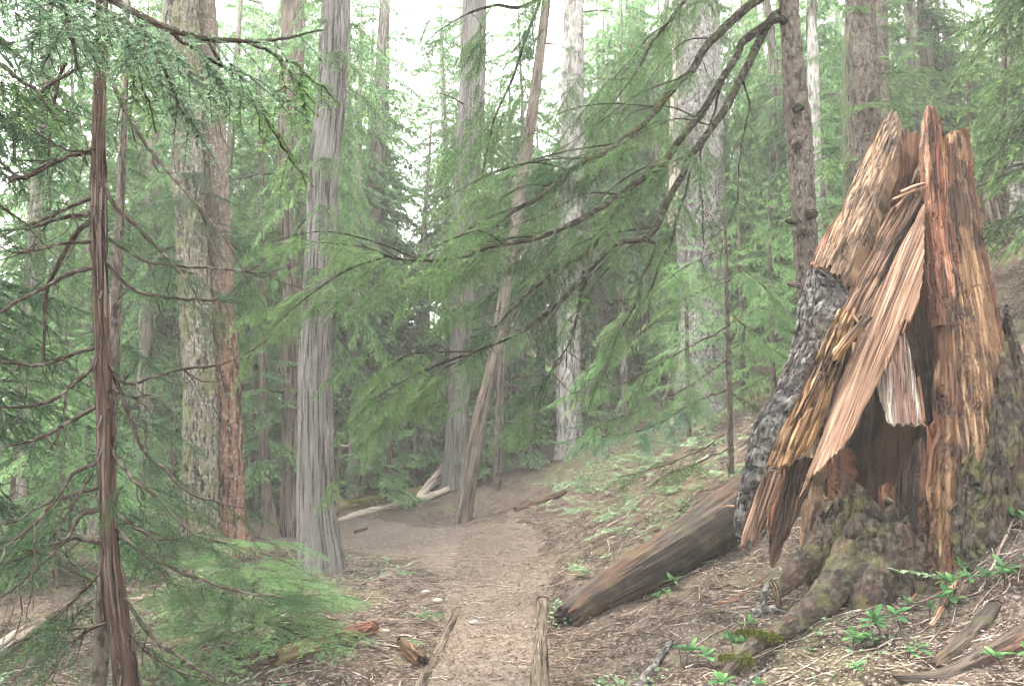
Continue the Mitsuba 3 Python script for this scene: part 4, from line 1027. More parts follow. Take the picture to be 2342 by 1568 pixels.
# crooked mossy stub of a root
key = thing('root_stub', 'small crooked dark root stub poking up left of the stump', 'root')
for i, rows in enumerate([[(1744, 1392, 5.75, .030), (1750, 1355, 5.75, .024), (1762, 1330, 5.75, .018), (1766, 1324, 5.75, .008)], [(1766, 1330, 5.75, .022), (1776, 1352, 5.7, .024), (1782, 1388, 5.65, .012)], [(1720, 1400, 5.7, .03), (1760, 1392, 5.7, .026), (1800, 1396, 5.65, .018)]]):
    C = curve(np.array([[*at(a, b, c), r] for a, b, c, r in rows]), 30)
    mesh, uv = tube(C[:, :3], C[:, 3], 18, (.03, .05, .012, .01), 98 + i)
    part(key, 'root', mesh, 'log_rotten' if i == 1 else 'bark_black', True, uv)


def rock_fn(p, n, uv):
    a = fbm(p.x * 14, p.y * 14, p.z * 14, 4)
    return mix(mix((0.09, 0.087, 0.083), (0.20, 0.195, 0.188), a), (0.24, 0.25, 0.17), smoothstep(.58, .7, fbm(p.x * 6, p.y * 6, p.z * 6, 3)) * .6)


diffuse('rock', rock_fn, lambda p, n, uv: fbm(p.x * 50, p.y * 50, p.z * 50, 3), .01, two=False)
for i, (px, py, Y, r, label) in enumerate([(2311, 1098, 6.5, .055, 'rounded grey stone at the uphill foot of the stump'), (2284, 716, 9.7, .15, 'flat pale grey stone on the bare slope behind the stump'), (2182, 1298, 5.85, .085, 'half buried flat grey stone by the tan stick'),
                                           (1002, 1372, 8.5, .05, 'small flat pale stone in the footpath before the edge logs'), (975, 1345, 9.0, .05, 'grey stone sunk into the footpath'), (1083, 1418, 7.5, .045, 'pale pebble sized stone between the edge logs'), (880, 1422, 7.3, .04, 'little pale stone on the bank by the downhill edge log')]):
    c = at(px, py, Y)
    m = trimesh.creation.icosphere(3, 1.0)
    v = np.array(m.vertices)
    v *= (1 + .5 * (meshkit.fbm(v * 1.6 + i * 7, 3, i) - .5) + .12 * (meshkit.fbm(v * 6 + i, 2, i) - .5))[:, None]
    v = v * [r, r * .8, r * .5] + [c[0], c[1], float(ground(c[0], c[1])) - r * .05]
    solo('stone', (v, m.faces), 'rock', label, 'stone')
# ------------------------------------------------------------------ near trees with their branches
def branch(parent, rows, mat='twig_bark', n=40, sides=8, name='branch', wiggle=.012, seed=0, label=None):
    """rows (px, py, Y, radius)"""
    C = curve(np.array([[*at(a, b, c), r] for a, b, c, r in rows]), n)
    q = np.linspace(0, 1, n)
    nz = np.stack([meshkit.fbm(np.stack([q * 9 + seed * 3.1, q * 0 + k, q * 0], -1), 3, seed) - .5 for k in range(3)], 1)
    C[:, :3] += nz * wiggle * 2 * np.minimum(1, np.minimum(q, 1) * 8)[:, None]
    knob = 1 + .35 * np.maximum(0, meshkit.noise(np.stack([q * n * .35, q * 0, q * 0 + seed], -1), 5) - .6)
    mesh, uv = tube(C[:, :3], C[:, 3] * knob, sides, (.015, .03, .003, .002) if sides > 8 else None, seed)
    part(parent, name, mesh, mat, True, uv, label=label)
    return C


def side_twigs(parent, C, rng, count, l0, l1, name='twig', mat='twig_bark', down=.5, start=.2):
    """fine bare twigs hanging from a branch, joined"""
    items = []
    for i in range(count):
        k = int(rng.uniform(start, .98) * (len(C) - 1))
        p = C[k, :3]
        t = norm(C[min(k + 1, len(C) - 1), :3] - C[k - 1, :3])
        d = norm(t * rng.uniform(.2, .9) + rng.normal(0, .55, 3) + np.array([0, 0, -down]))
        l = rng.uniform(l0, l1)
        Q = np.c_[np.array([p, p + d * l * .4 + rng.normal(0, .02, 3), p + d * l * .75 + rng.normal(0, .04, 3) + [0, 0, -.05 * l], p + d * l + rng.normal(0, .06, 3) + [0, 0, -.12 * l]]), [[.0042], [.003], [.002], [.001]]]
        D = curve(Q, 9)
        items.append(tube(D[:, :3], D[:, 3], 4))
    mesh, uv = join(items)
    part(parent, name, mesh, mat, True, uv, kind='stuff')


def dress(parent, C, kind, leaf, rng, count, l0, l1, start=.25, spread=(25, 75), droop=(-.55, .05), end=True, width=1.0):
    """boughs along a limb"""
    n = len(C)
    for i in range(count):
        q = start + (1 - start) * (i + rng.random()) / count
        k = min(int(q * (n - 1)), n - 2)
        t = norm(C[k + 1, :3] - C[max(k - 1, 0), :3])
        h = norm(t * [1, 1, 0])
        a = math.radians(rng.uniform(*spread)) * (1 if i % 2 else -1)
        d = np.array([h[0] * math.cos(a) - h[1] * math.sin(a), h[0] * math.sin(a) + h[1] * math.cos(a), 0])
        d = d + np.array([0, 0, rng.uniform(*droop)]) + np.array([0, 0, t[2] * .6])
        bough(parent, kind, leaf, C[k, :3], d, rng.uniform(l0, l1) * (1.1 - .4 * q), rng.normal(0, .35), rng, width)
    if end:
        t = norm(C[-1, :3] - C[-4, :3])
        bough(parent, kind, leaf, C[-3, :3], t + [0, 0, -.1], l1 * .7, 0, rng, width)


# ---- slender near tree on the downhill side
R7 = np.random.default_rng(77)
NT, NP, NR = tall_tree([(316, 1790, 66), (300, 1620, 60), (280, 1480, 52), (254, 1300, 43), (245, 1100, 39), (239, 900, 36), (231, 700, 34), (226, 500, 35), (227, 300, 31), (231, 100, 27), (235, -60, 24)], 4.5, 'strip', 'bark_near',
                       'slender near trunk of peeling red brown bark with many drooping bare branches', seed=30, rows=460, sides=72, flare=None, up=2.5, sink=.3)
# peeling flakes of bark
items = []
for i in range(44):
    z = R7.uniform(.2, 3.4)
    k = int(np.argmin(np.abs(NP[:, 2] - z)))
    th = R7.uniform(math.pi * .95, math.pi * 2.05)
    out = np.array([math.cos(th), math.sin(th), 0])
    l, w = R7.uniform(.03, .11), R7.uniform(.006, .016)
    tang = np.array([-out[1], out[0], 0])
    s_ = np.linspace(0, 1, 6)
    lift = (s_ ** 2) * R7.uniform(.006, .026)
    cpos = NP[k] + out * (NR[k] + .002)
    sg = 1 if R7.random() < .6 else -1
    c = cpos + out * lift[:, None] + np.array([0, 0, 1.0]) * (sg * s_ * l)[:, None]
    ww = (w * (1 - .6 * s_))[:, None]
    A, B = c - tang * ww, c + tang * ww
    g1 = np.stack([A, B], 1)
    mesh, uv = slab(g1, g1 - out * .0025, np.stack([np.stack([s_ * 0, s_ * l], -1), np.stack([s_ * 0 + w, s_ * l], -1)], 1))
    items.append((mesh, uv))
mesh, uv = join(items)
part(NT, 'bark_flake', mesh, 'log_weathered', False, uv, kind='stuff')
NB = [  # rows, foliage (count, l0, l1, leaf) or None
    ([(222, 448, 4.5, .010), (140, 482, 4.4, .008), (75, 512, 4.3, .007), (0, 542, 4.2, .005), (-60, 560, 4.1, .004)], (4, .3, .5)),
    ([(222, 487, 4.5, .011), (150, 497, 4.45, .009), (80, 517, 4.4, .008), (0, 527, 4.3, .006), (-80, 545, 4.2, .004)], (4, .3, .5)),
    ([(222, 500, 4.52, .014), (180, 528, 4.55, .013), (150, 572, 4.6, .012), (125, 622, 4.65, .011), (106, 667, 4.7, .010), (100, 787, 4.75, .007), (96, 860, 4.75, .003)], (7, .25, .45)),
    ([(224, 554, 4.5, .008), (150, 557, 4.4, .007), (90, 570, 4.3, .006), (40, 577, 4.25, .005), (-10, 560, 4.2, .003)], None),
    ([(222, 608, 4.5, .014), (160, 625, 4.4, .012), (100, 657, 4.3, .010), (45, 687, 4.2, .009), (0, 712, 4.1, .008), (-90, 760, 4.0, .005)], None),
    ([(228, 792, 4.5, .010), (150, 816, 4.4, .008), (85, 836, 4.3, .007), (0, 829, 4.2, .004)], None),
    ([(228, 826, 4.5, .011), (165, 882, 4.4, .010), (115, 917, 4.3, .008), (50, 932, 4.2, .006), (0, 932, 4.1, .005), (-60, 940, 4.0, .004)], None),
    ([(228, 925, 4.5, .010), (165, 962, 4.4, .009), (100, 997, 4.3, .007), (50, 1012, 4.2, .005), (-20, 1028, 4.1, .004)], (3, .3, .45)),
    ([(233, 1054, 4.5, .011), (175, 1077, 4.4, .010), (140, 1122, 4.3, .009), (90, 1182, 4.2, .008), (40, 1228, 4.1, .006), (0, 1258, 4.0, .004)], None),
    ([(235, 1112, 4.5, .008), (125, 1142, 4.4, .007), (50, 1182, 4.3, .005), (-10, 1208, 4.2, .004)], (5, .3, .5)),
    ([(237, 1162, 4.5, .012), (186, 1177, 4.4, .010), (155, 1223, 4.3, .009), (100, 1283, 4.2, .008), (50, 1328, 4.1, .006), (0, 1368, 4.0, .004)], None),
    ([(212, 1080, 4.52, .007), (170, 1150, 4.4, .006), (120, 1230, 4.3, .005), (60, 1320, 4.2, .004), (0, 1370, 4.1, .003)], None),
    ([(238, 420, 4.5, .011), (268, 475, 4.45, .010), (311, 512, 4.4, .010), (351, 557, 4.35, .009), (401, 612, 4.3, .007), (440, 660, 4.25, .005), (470, 720, 4.2, .003)], (6, .25, .4)),
    ([(238, 537, 4.5, .009), (281, 567, 4.5, .008), (331, 597, 4.5, .008), (401, 607, 4.5, .007), (482, 612, 4.5, .006), (592, 622, 4.5, .004), (677, 607, 4.5, .002)], None),
    ([(240, 598, 4.5, .010), (281, 642, 4.5, .009), (326, 672, 4.5, .008), (401, 682, 4.5, .007), (517, 685, 4.5, .006), (557, 652, 4.5, .003)], (3, .25, .4)),
    ([(250, 838, 4.5, .009), (281, 872, 4.5, .009), (311, 877, 4.5, .008), (351, 862, 4.5, .007), (427, 844, 4.5, .006), (502, 832, 4.5, .005), (592, 791, 4.5, .003), (620, 770, 4.5, .002)], None),
    ([(254, 890, 4.5, .006), (301, 907, 4.5, .005), (351, 902, 4.5, .003)], None),
    ([(252, 1020, 4.5, .009), (281, 1067, 4.4, .009), (311, 1102, 4.35, .008), (351, 1130, 4.3, .007), (420, 1200, 4.25, .005), (480, 1240, 4.2, .003)], (8, .3, .5)),
    ([(258, 856, 4.55, .010), (296, 947, 4.5, .009), (326, 1027, 4.5, .008), (381, 1077, 4.5, .007), (417, 1117, 4.5, .006), (477, 1142, 4.5, .005), (560, 1162, 4.5, .003)], (4, .22, .35)),
    ([(262, 1162, 4.5, .009), (301, 1198, 4.45, .008), (351, 1228, 4.4, .007), (401, 1233, 4.35, .005), (440, 1223, 4.3, .003)], (5, .25, .4)),
    ([(268, 1208, 4.5, .010), (301, 1243, 4.45, .009), (351, 1278, 4.4, .009), (427, 1313, 4.3, .007), (502, 1338, 4.2, .006), (567, 1358, 4.1, .005), (642, 1363, 4.0, .002)], (12, .28, .45)),
    ([(288, 1368, 4.5, .009), (321, 1423, 4.45, .009), (361, 1468, 4.4, .008), (417, 1504, 4.3, .007), (502, 1554, 4.2, .005), (560, 1585, 4.1, .003)], None),
    ([(222, 95, 4.5, .009), (281, 241, 4.35, .010), (341, 341, 4.3, .009), (427, 441, 4.2, .008), (517, 552, 4.15, .006), (570, 650, 4.1, .003)], (5, .3, .45)),
    ([(228, 340, 4.5, .006), (170, 345, 4.4, .005), (110, 320, 4.3, .004), (52, 280, 4.25, .002)], None),
    ([(222, 346, 4.5, .010), (150, 360, 4.4, .010), (80, 395, 4.3, .012), (20, 415, 4.2, .011)], None),
    ([(226, 60, 4.5, .010), (130, 75, 4.3, .008), (40, 95, 4.1, .006), (-60, 110, 4.0, .004)], (7, .35, .55)),
    ([(226, 130, 4.5, .009), (120, 190, 4.4, .008), (40, 260, 4.3, .006), (-40, 330, 4.2, .004)], (7, .35, .55)),
    ([(226, 20, 4.5, .010), (150, 130, 4.6, .009), (120, 270, 4.65, .007), (110, 400, 4.7, .004)], (8, .3, .5)),
    ([(236, 30, 4.5, .010), (330, 80, 4.45, .008), (420, 150, 4.4, .006), (500, 230, 4.4, .003)], (7, .3, .5)),
    ([(240, 1300, 4.5, .008), (180, 1360, 4.4, .007), (110, 1430, 4.3, .006), (20, 1480, 4.2, .004)], (6, .3, .5)),
    ([(250, 1250, 4.5, .009), (170, 1230, 4.4, .008), (80, 1260, 4.3, .006), (-20, 1300, 4.2, .004)], (7, .35, .55)),
    ([(262, 1420, 4.5, .008), (200, 1440, 4.4, .007), (150, 1490, 4.3, .005), (100, 1560, 4.2, .003)], (4, .3, .4)),
    ([(300, 1450, 4.5, .007), (350, 1500, 4.5, .006), (420, 1540, 4.5, .004), (500, 1555, 4.4, .002)], (6, .25, .4)),
]
for i, (rows, fol) in enumerate(NB):
    rows = [(a, b, c, r * 1.12) for a, b, c, r in rows]
    C = branch(NT, rows, 'twig_bark', 46, 9, wiggle=.008, seed=i + 1)
    side_twigs(NT, C, R7, 7, .08, .35, start=.15)
    if fol:
        dress(NT, C, 'needle1', 'leaf_dark', R7, fol[0], fol[1], fol[2], start=.3)

# ---- knotty leaning tree with the long limbs over the footpath
KT, KP, KR = tall_tree([(1868, 1010, 68), (1858, 850, 62), (1852, 700, 56), (1845, 600, 54), (1835, 450, 57), (1827, 300, 60), (1819, 230, 58), (1812, 120, 48), (1802, 0, 46), (1790, -120, 42)], 8.4, 'scaly', 'bark_hemlock',
                       'knotty leaning trunk by the stump, its long mossy limbs sweeping over the footpath', seed=40, rows=420, sides=84, flare=(.3, .3, 4, 0), up=3.5)
for i, (px, py, r, dx) in enumerate([(1829, 244, .045, .3), (1824, 324, .05, -.1), (1858, 490, .05, .8), (1836, 525, .035, -.2), (1808, 505, .03, -.9), (1812, 650, .03, -.9)]):
    c = at(px, py, 8.4 - .22)
    d = norm(np.array([dx, -.7 + abs(dx) * .6, .1]))
    C = curve(np.c_[np.array([c - d * .06, c, c + d * .035, c + d * .05]), [[r * 1.2], [r], [r * .75], [r * .35]]], 12)
    mesh, uv = tube(C[:, :3], C[:, 3], 16, (.02, .03, .012, .01), 41 + i)
    part(KT, 'knot', mesh, 'limb_bark' if i % 2 == 0 else 'bark_hemlock', True, uv)
R8 = np.random.default_rng(88)
LIMBS = [
    ([(1796, -60, 8.4, .058), (1745, -10, 8.2, .052), (1664, 60, 8.0, .048), (1619, 104, 7.9, .045), (1584, 160, 7.8, .042), (1552, 190, 7.7, .040), (1522, 222, 7.65, .039), (1492, 266, 7.6, .037), (1452, 301, 7.5, .036), (1407, 336, 7.4, .034), (1326, 381, 7.3, .032), (1276, 417, 7.2, .030), (1231, 447, 7.1, .026), (1191, 472, 7.05, .018), (1130, 520, 6.9, .010)], 12, .55, .85),
    ([(1806, 55, 8.4, .05), (1772, 45, 8.25, .048), (1705, 92, 8.0, .042), (1690, 130, 7.95, .04), (1650, 190, 7.8, .038), (1600, 266, 7.6, .037), (1547, 326, 7.4, .036), (1487, 396, 7.2, .035), (1442, 431, 7.1, .033), (1400, 462, 7.0, .030), (1366, 482, 6.95, .026), (1316, 512, 6.85, .024), (1231, 547, 6.7, .022), (1121, 567, 6.55, .018), (1050, 592, 6.45, .015), (920, 592, 6.3, .010), (840, 565, 6.2, .007), (700, 552, 6.1, .004)], 16, .45, .8),
    ([(1800, 25, 8.45, .055), (1768, 40, 8.35, .052), (1735, 105, 8.2, .048), (1700, 180, 8.0, .044), (1664, 241, 7.85, .041), (1624, 296, 7.7, .039), (1579, 361, 7.5, .037), (1545, 430, 7.3, .035), (1520, 480, 7.2, .033), (1500, 520, 7.1, .031), (1462, 545, 7.0, .028), (1427, 552, 6.9, .025), (1387, 577, 6.8, .023), (1340, 630, 6.7, .022), (1281, 697, 6.6, .021), (1231, 735, 6.5, .019), (1176, 765, 6.4, .016), (1080, 805, 6.3, .011), (960, 850, 6.2, .007), (840, 915, 6.1, .003)], 17, .45, .75),
    ([(1417, 470, 7.0, .022), (1376, 532, 6.9, .022), (1346, 577, 6.8, .021), (1301, 602, 6.75, .020), (1256, 632, 6.7, .019), (1215, 662, 6.65, .017), (1185, 690, 6.6, .015), (1166, 712, 6.55, .010), (1141, 743, 6.5, .008), (1096, 773, 6.45, .004)], 7, .4, .6),
    ([(1335, 620, 6.72, .018), (1331, 690, 6.65, .016), (1310, 765, 6.6, .010), (1275, 830, 6.55, .006), (1243, 900, 6.5, .003)], 4, .35, .55),
    ([(1462, 545, 7.0, .016), (1500, 560, 7.0, .014), (1470, 640, 6.9, .012), (1440, 720, 6.85, .009), (1400, 800, 6.8, .005), (1370, 870, 6.8, .003)], 6, .35, .55),
    ([(1592, 360, 7.5, .016), (1566, 440, 7.5, .013), (1530, 560, 7.5, .010), (1490, 660, 7.5, .008), (1440, 760, 7.5, .004)], 5, .35, .6),
    ([(1650, 195, 7.8, .014), (1620, 300, 7.85, .012), (1600, 400, 7.9, .010), (1610, 520, 7.9, .007), (1605, 600, 7.9, .003)], 4, .3, .5),
    ([(1700, 185, 8.0, .012), (1708, 250, 8.0, .010), (1690, 381, 8.0, .008), (1675, 482, 8.0, .006), (1640, 590, 8.0, .003)], 2, .3, .4),
    ([(1790, -300, 8.5, .05), (1500, -330, 8.3, .04), (1310, -180, 8.1, .026), (1232, 10, 8.0, .018), (1200, 100, 7.95, .016), (1180, 170, 7.9, .014), (1130, 280, 7.85, .011), (1112, 360, 7.8, .008), (1090, 450, 7.8, .004)], 12, .4, .65),
    ([(1788, -280, 8.6, .05), (1420, -140, 8.4, .03), (1225, 2, 8.2, .022), (1130, 12, 8.15, .018), (1060, 35, 8.1, .012), (985, 82, 8.0, .005)], 8, .45, .7),
    ([(1806, 20, 8.5, .03), (1730, -40, 8.8, .025), (1600, 0, 9.0, .02), (1500, 70, 9.0, .013), (1400, 180, 9.0, .006)], 12, .5, .85),
    ([(1795, -90, 8.4, .03), (1640, -60, 8.2, .026), (1520, 60, 8.0, .018), (1440, 190, 7.9, .010), (1380, 260, 7.9, .005)], 10, .5, .8),
]
LC = []
for i, (rows, n, l0, l1) in enumerate(LIMBS):
    rows = [(a, b, c, r * .82) for a, b, c, r in rows]
    C = branch(KT, rows, 'limb_bark', 90, 14, 'limb', .03, seed=60 + i)
    LC.append(C)
    side_twigs(KT, C, R8, 16, .15, .6, start=.2, down=.7)
    dress(KT, C, 'hemlock1', 'leaf_mid' if i not in (3, 4) else 'leaf_dark', R8, n, l0, l1, start=.34 if i < 3 else (.45 if i in (9, 10) else .2), droop=(-.75, -.05))
# finer boughs that fill the mass in front of the trunks
for (px0, py0, px1, py1, Y, n, ln, leaf) in [(560, 540, 1140, 720, 6.4, 24, .5, 'leaf_mid'), (1000, 580, 1330, 720, 6.6, 9, .45, 'leaf_mid'), (850, 800, 1120, 930, 6.25, 13, .45, 'leaf_mid'), (1130, 480, 1480, 600, 7.0, 13, .5, 'leaf_mid'),
                                              (1230, 330, 1480, 420, 7.4, 14, .5, 'leaf_dark'), (1200, 860, 1280, 1000, 6.5, 8, .38, 'leaf_mid'), (1150, 380, 1480, 560, 7.2, 11, .5, 'leaf_mid'), (1440, 60, 1640, 200, 8.6, 8, .5, 'leaf_mid'), (1300, 150, 1440, 280, 7.9, 8, .45, 'leaf_mid'), (1030, 280, 1140, 520, 7.85, 22, .42, 'leaf_mid'), (1090, 120, 1215, 290, 7.9, 16, .38, 'leaf_mid'), (950, 10, 1130, 110, 8.1, 16, .42, 'leaf_mid'), (1130, 20, 1260, 90, 8.2, 8, .4, 'leaf_dark')]:
    for i in range(n):
        p = at(R8.uniform(px0, px1), R8.uniform(py0, py1), Y + R8.normal(0, .25))
        a = math.radians(R8.normal(188, 38))
        bough(KT, 'hemlock1', leaf, p, [math.cos(a), math.sin(a) * .8, R8.uniform(-.75, -.1) - (.7 if py0 < 300 else 0)], ln * R8.uniform(.7, 1.25), R8.normal(0, .4), R8)
# thin arching side branches of the limbs
for i in range(24):
    C0 = LC[i % 3]
    k = int(R8.uniform(.3, .93) * (len(C0) - 1))
    p = C0[k, :3]
    l = R8.uniform(.6, 1.5)
    d = norm(np.array([-R8.uniform(.6, 1.0), R8.normal(-.1, .3), R8.uniform(-.5, .25)]))
    Q = np.array([p, p + d * l * .35, p + d * l * .7 + [0, 0, -.10 * l], p + d * l + [0, 0, -.28 * l]]) + np.vstack([np.zeros(3), R8.normal(0, .03, (3, 3))])
    C = curve(np.c_[Q, [[.0075], [.006], [.004], [.0018]]], 30)
    mesh, uv = tube(C[:, :3], C[:, 3], 6)
    part(KT, 'branch', mesh, 'limb_bark', True, uv)
    dress(KT, C, 'hemlock1', 'leaf_mid', R8, 4, .3, .5, start=.3, droop=(-.8, -.1))
# pale lichen strands under the limbs
strand = []
for C in LC[:4]:
    for i in range(26):
        k = int(R8.uniform(.15, .8) * len(C))
        p = C[k, :3] + R8.normal(0, .015, 3)
        l = R8.uniform(.05, .28)
        for j in range(4):
            a = p + R8.normal(0, .012, 3)
            strand.append((a, a + np.array([R8.normal(0, .02), R8.normal(0, .02), -l * R8.uniform(.5, 1)])))
A, B = np.array([s[0] for s in strand]), np.array([s[1] for s in strand])
part(KT, 'lichen', sticks(A, B, .0022), 'lichen_beard', True, np.full((len(A) * 6, 2), .5), kind='stuff')

# ---- fir whose bough hangs into the frame close to the viewer
FT = thing('fir_tree', 'near fir whose flat needled bough hangs across the upper left of the view', 'tree')
C = curve(np.array([[-2.05, 2.3, -.4, .10], [-2.03, 2.3, 1.5, .085], [-2.0, 2.32, 3.5, .06], [-1.98, 2.35, 6.0, .03]]), 120)
mesh, uv = tube(C[:, :3], C[:, 3], 40, BARKS['scaly'], 45)
part(FT, 'trunk', mesh, 'bark_hemlock', True, uv)
R9 = np.random.default_rng(99)


def flat_spray(parent, rows, seed, nl=.026, nw=.0032, leaf='leaf_blue', twigs=True, sidel=.34, step=.055):
    """a close fir bough: flat two ranked needles along the axis and its side twigs"""
    r = np.random.default_rng(seed)
    C = branch(parent, rows, 'twig_bark', 60, 9, 'branch', .01, seed)
    P = C[:, :3]
    s = np.r_[0, np.cumsum(np.linalg.norm(np.diff(P, axis=0), axis=1))]
    L = s[-1]
    t = norm(np.gradient(P, axis=0))
    S0, SD, SL = [], [], []
    for i in range(len(P) - 1):
        if s[i] > L * .25:
            S0.append(P[i]), SD.append(t[i]), SL.append(s[i + 1] - s[i])
    m = int(L / step)
    ends = []
    for i in range(m):
        q = .18 + .8 * (i + r.random() * .6) / m
        k = int(q * 59)
        sgn = 1 if i % 2 else -1
        up = norm(np.array([0, 0, 1.0]) - t[k] * t[k, 2])
        lat = np.cross(up, t[k])
        a = math.radians(r.normal(58, 8))
        d = norm(t[k] * math.cos(a) + lat * sgn * math.sin(a) + np.array([0, 0, r.uniform(-.9, -.35)]))
        l = sidel * (1.05 - .75 * q) * r.uniform(.6, 1.25)
        p = P[k]
        for j in range(5):
            S0.append(p), SD.append(d), SL.append(l / 5)
            ends.append((p, p + d * l / 5))
            p = p + d * l / 5
            d = norm(d + np.array([0, 0, -.10]) + t[k] * .03)
            if j in (1, 2) and l > .15:
                for sg in (-1, 1):
                    up2 = norm(np.array([0, 0, 1.0]) - d * d[2])
                    d2 = norm(d * .65 + np.cross(up2, d) * sg * .7 + [0, 0, -.1])
                    S0.append(p), SD.append(d2), SL.append(l * .35)
                    ends.append((p, p + d2 * l * .35))
    S0, SD, SL = np.array(S0), np.array(SD), np.array(SL)
    U = norm(np.array([0, 0, 1.0]) - SD * SD[:, 2:])
    V, Fc, UV = needles_on(S0, SD, SL, U, .0029, nl, nw, np.full(len(SL), .2), np.full(len(SL), .7), r, spread=60)
    part(parent, 'needles', (V, Fc), leaf, False, UV)
    A, B = np.array([e[0] for e in ends]), np.array([e[1] for e in ends])
    part(parent, 'twig', sticks(A, B, .0016), 'twig_bark', True, np.full((len(A) * 6, 2), .5), kind='stuff')


for i, (rows, leaf, sl) in enumerate([
        ([(-260, -160, 2.25, .016), (0, -70, 2.2, .014), (220, -20, 2.15, .011), (380, 60, 2.1, .009), (500, 88, 2.1, .007), (620, 92, 2.1, .005), (740, 70, 2.12, .002)], 'leaf_silver', .36),
        ([(-240, -60, 2.4, .014), (60, -30, 2.4, .011), (240, 20, 2.4, .008), (360, 110, 2.4, .005), (470, 230, 2.4, .002)], 'leaf_silver', .3),
        ([(120, -40, 2.15, .008), (160, 60, 2.1, .006), (180, 170, 2.1, .002)], 'leaf_silver', .22),
        ([(380, 60, 2.12, .007), (470, 130, 2.2, .005), (570, 180, 2.3, .004), (690, 260, 2.4, .002)], 'leaf_silver', .26),
        ([(300, 20, 2.2, .007), (370, 150, 2.2, .005), (430, 270, 2.25, .004), (480, 340, 2.3, .002)], 'leaf_silver', .24),
        ([(470, 90, 2.2, .006), (560, 200, 2.3, .004), (640, 320, 2.4, .003), (700, 420, 2.5, .002)], 'leaf_mid', .2),
        ([(560, 92, 2.3, .005), (680, 150, 2.4, .004), (780, 240, 2.5, .002)], 'leaf_mid', .2),
        ([(200, -30, 2.5, .007), (290, 90, 2.5, .005), (330, 210, 2.55, .003), (360, 300, 2.6, .002)], 'leaf_mid', .22),
        ([(-260, 380, 2.6, .012), (-100, 420, 2.6, .009), (0, 470, 2.6, .006), (70, 520, 2.6, .002)], 'leaf_mid', .22),
        ([(-260, 90, 2.5, .012), (-60, 130, 2.5, .009), (60, 190, 2.5, .006), (150, 290, 2.5, .002)], 'leaf_mid', .26)]):
    flat_spray(FT, rows, 101 + i, nl=.027, nw=.0046, leaf=leaf, sidel=sl, step=.045)
# ------------------------------------------------------------------ young conifers
def sapling(px, py, Y, h, w_px, label, kind, leaf, reach, dens, seed, low=.1, lean=(0, 0), name='conifer_sapling', mat='bark_hemlock', pitch=(-.3, .25), top=.06, shape=1.0, grounded=True, group=None, bend=0.0, width=1.0):
    rng = np.random.default_rng(seed + 4000)
    p = at(px, py, Y)
    if grounded:
        p[2] = float(ground(p[0], p[1]))
    r = w_px / F * Y / 2
    P = np.array([[*(p - [0, 0, .25]), r * 1.3], [*p, r * 1.05], [p[0] + lean[0] * .5 * h + bend, p[1] + lean[1] * .5 * h, p[2] + .5 * h, r * .7], [p[0] + lean[0] * h, p[1] + lean[1] * h, p[2] + h, .003]])
    C = curve(P, 44)
    key = thing(name, label, 'young tree', group)
    mesh, uv = tube(C[:, :3], C[:, 3], 10, (.02, .04, .003, .003), seed)
    part(key, 'trunk', mesh, mat, True, uv)
    crown(key, kind, leaf, C[:, :3], p[2] + h * low, p[2] + h * .985, reach, dens, rng, pitch=pitch, top=top, shape=shape, width=width)
    return key, C


# the soft hemlock in front of the slope, left of the stump
SK, SC = sapling(1672, 1086, 9.4, 3.6, 15, 'slim drooping young hemlock on the slope just left of the stump', 'hemlock1', 'leaf_pale', 1.15, 1, 1, low=.9)
R10 = np.random.default_rng(1010)
for i, (rows, n, l0, l1, leaf) in enumerate([
        ([(1672, 560, 9.4, .008), (1600, 590, 9.0, .007), (1500, 660, 8.7, .005), (1400, 760, 8.5, .003)], 9, .4, .7, 'leaf_light'),
        ([(1672, 640, 9.4, .009), (1560, 690, 9.0, .007), (1440, 780, 8.7, .005), (1340, 850, 8.5, .003)], 9, .4, .7, 'leaf_light'),
        ([(1670, 742, 9.4, .010), (1560, 800, 9.0, .008), (1440, 870, 8.6, .006), (1300, 900, 8.4, .003)], 9, .4, .65, 'leaf_light'),
        ([(1670, 815, 9.4, .010), (1580, 880, 9.0, .008), (1470, 930, 8.6, .006), (1340, 990, 8.3, .003)], 9, .4, .65, 'leaf_light'),
        ([(1670, 888, 9.4, .010), (1590, 920, 9.0, .008), (1490, 975, 8.6, .006), (1370, 1000, 8.3, .003)], 8, .35, .6, 'leaf_blue'),
        ([(1670, 985, 9.4, .008), (1600, 1030, 9.1, .007), (1500, 1070, 8.8, .005), (1420, 1090, 8.6, .003)], 4, .3, .5, 'leaf_mid'),
        ([(1670, 1022, 9.4, .007), (1590, 1060, 9.2, .006), (1500, 1095, 9.0, .004)], 3, .3, .4, 'leaf_mid'),
        ([(1676, 600, 9.4, .008), (1730, 640, 9.2, .006), (1790, 700, 9.1, .003)], 6, .35, .55, 'leaf_light'),
        ([(1676, 720, 9.4, .008), (1730, 770, 9.3, .006), (1780, 810, 9.2, .003)], 5, .35, .5, 'leaf_light'),
        ([(1676, 900, 9.4, .007), (1720, 930, 9.4, .005), (1760, 950, 9.4, .003)], 3, .3, .4, 'leaf_mid'),
        ([(1674, 620, 9.4, .008), (1640, 640, 9.8, .006), (1560, 620, 10.2, .003)], 6, .4, .6, 'leaf_light')]):
    C = branch(SK, rows, 'twig_bark', 40, 8, 'branch', .02, seed=200 + i)
    side_twigs(SK, C, R10, 9, .1, .35, start=.15)
    dress(SK, C, 'hemlock1', leaf, R10, int(n * 1.6), l0, l1, start=.25, droop=(-.6, .0))

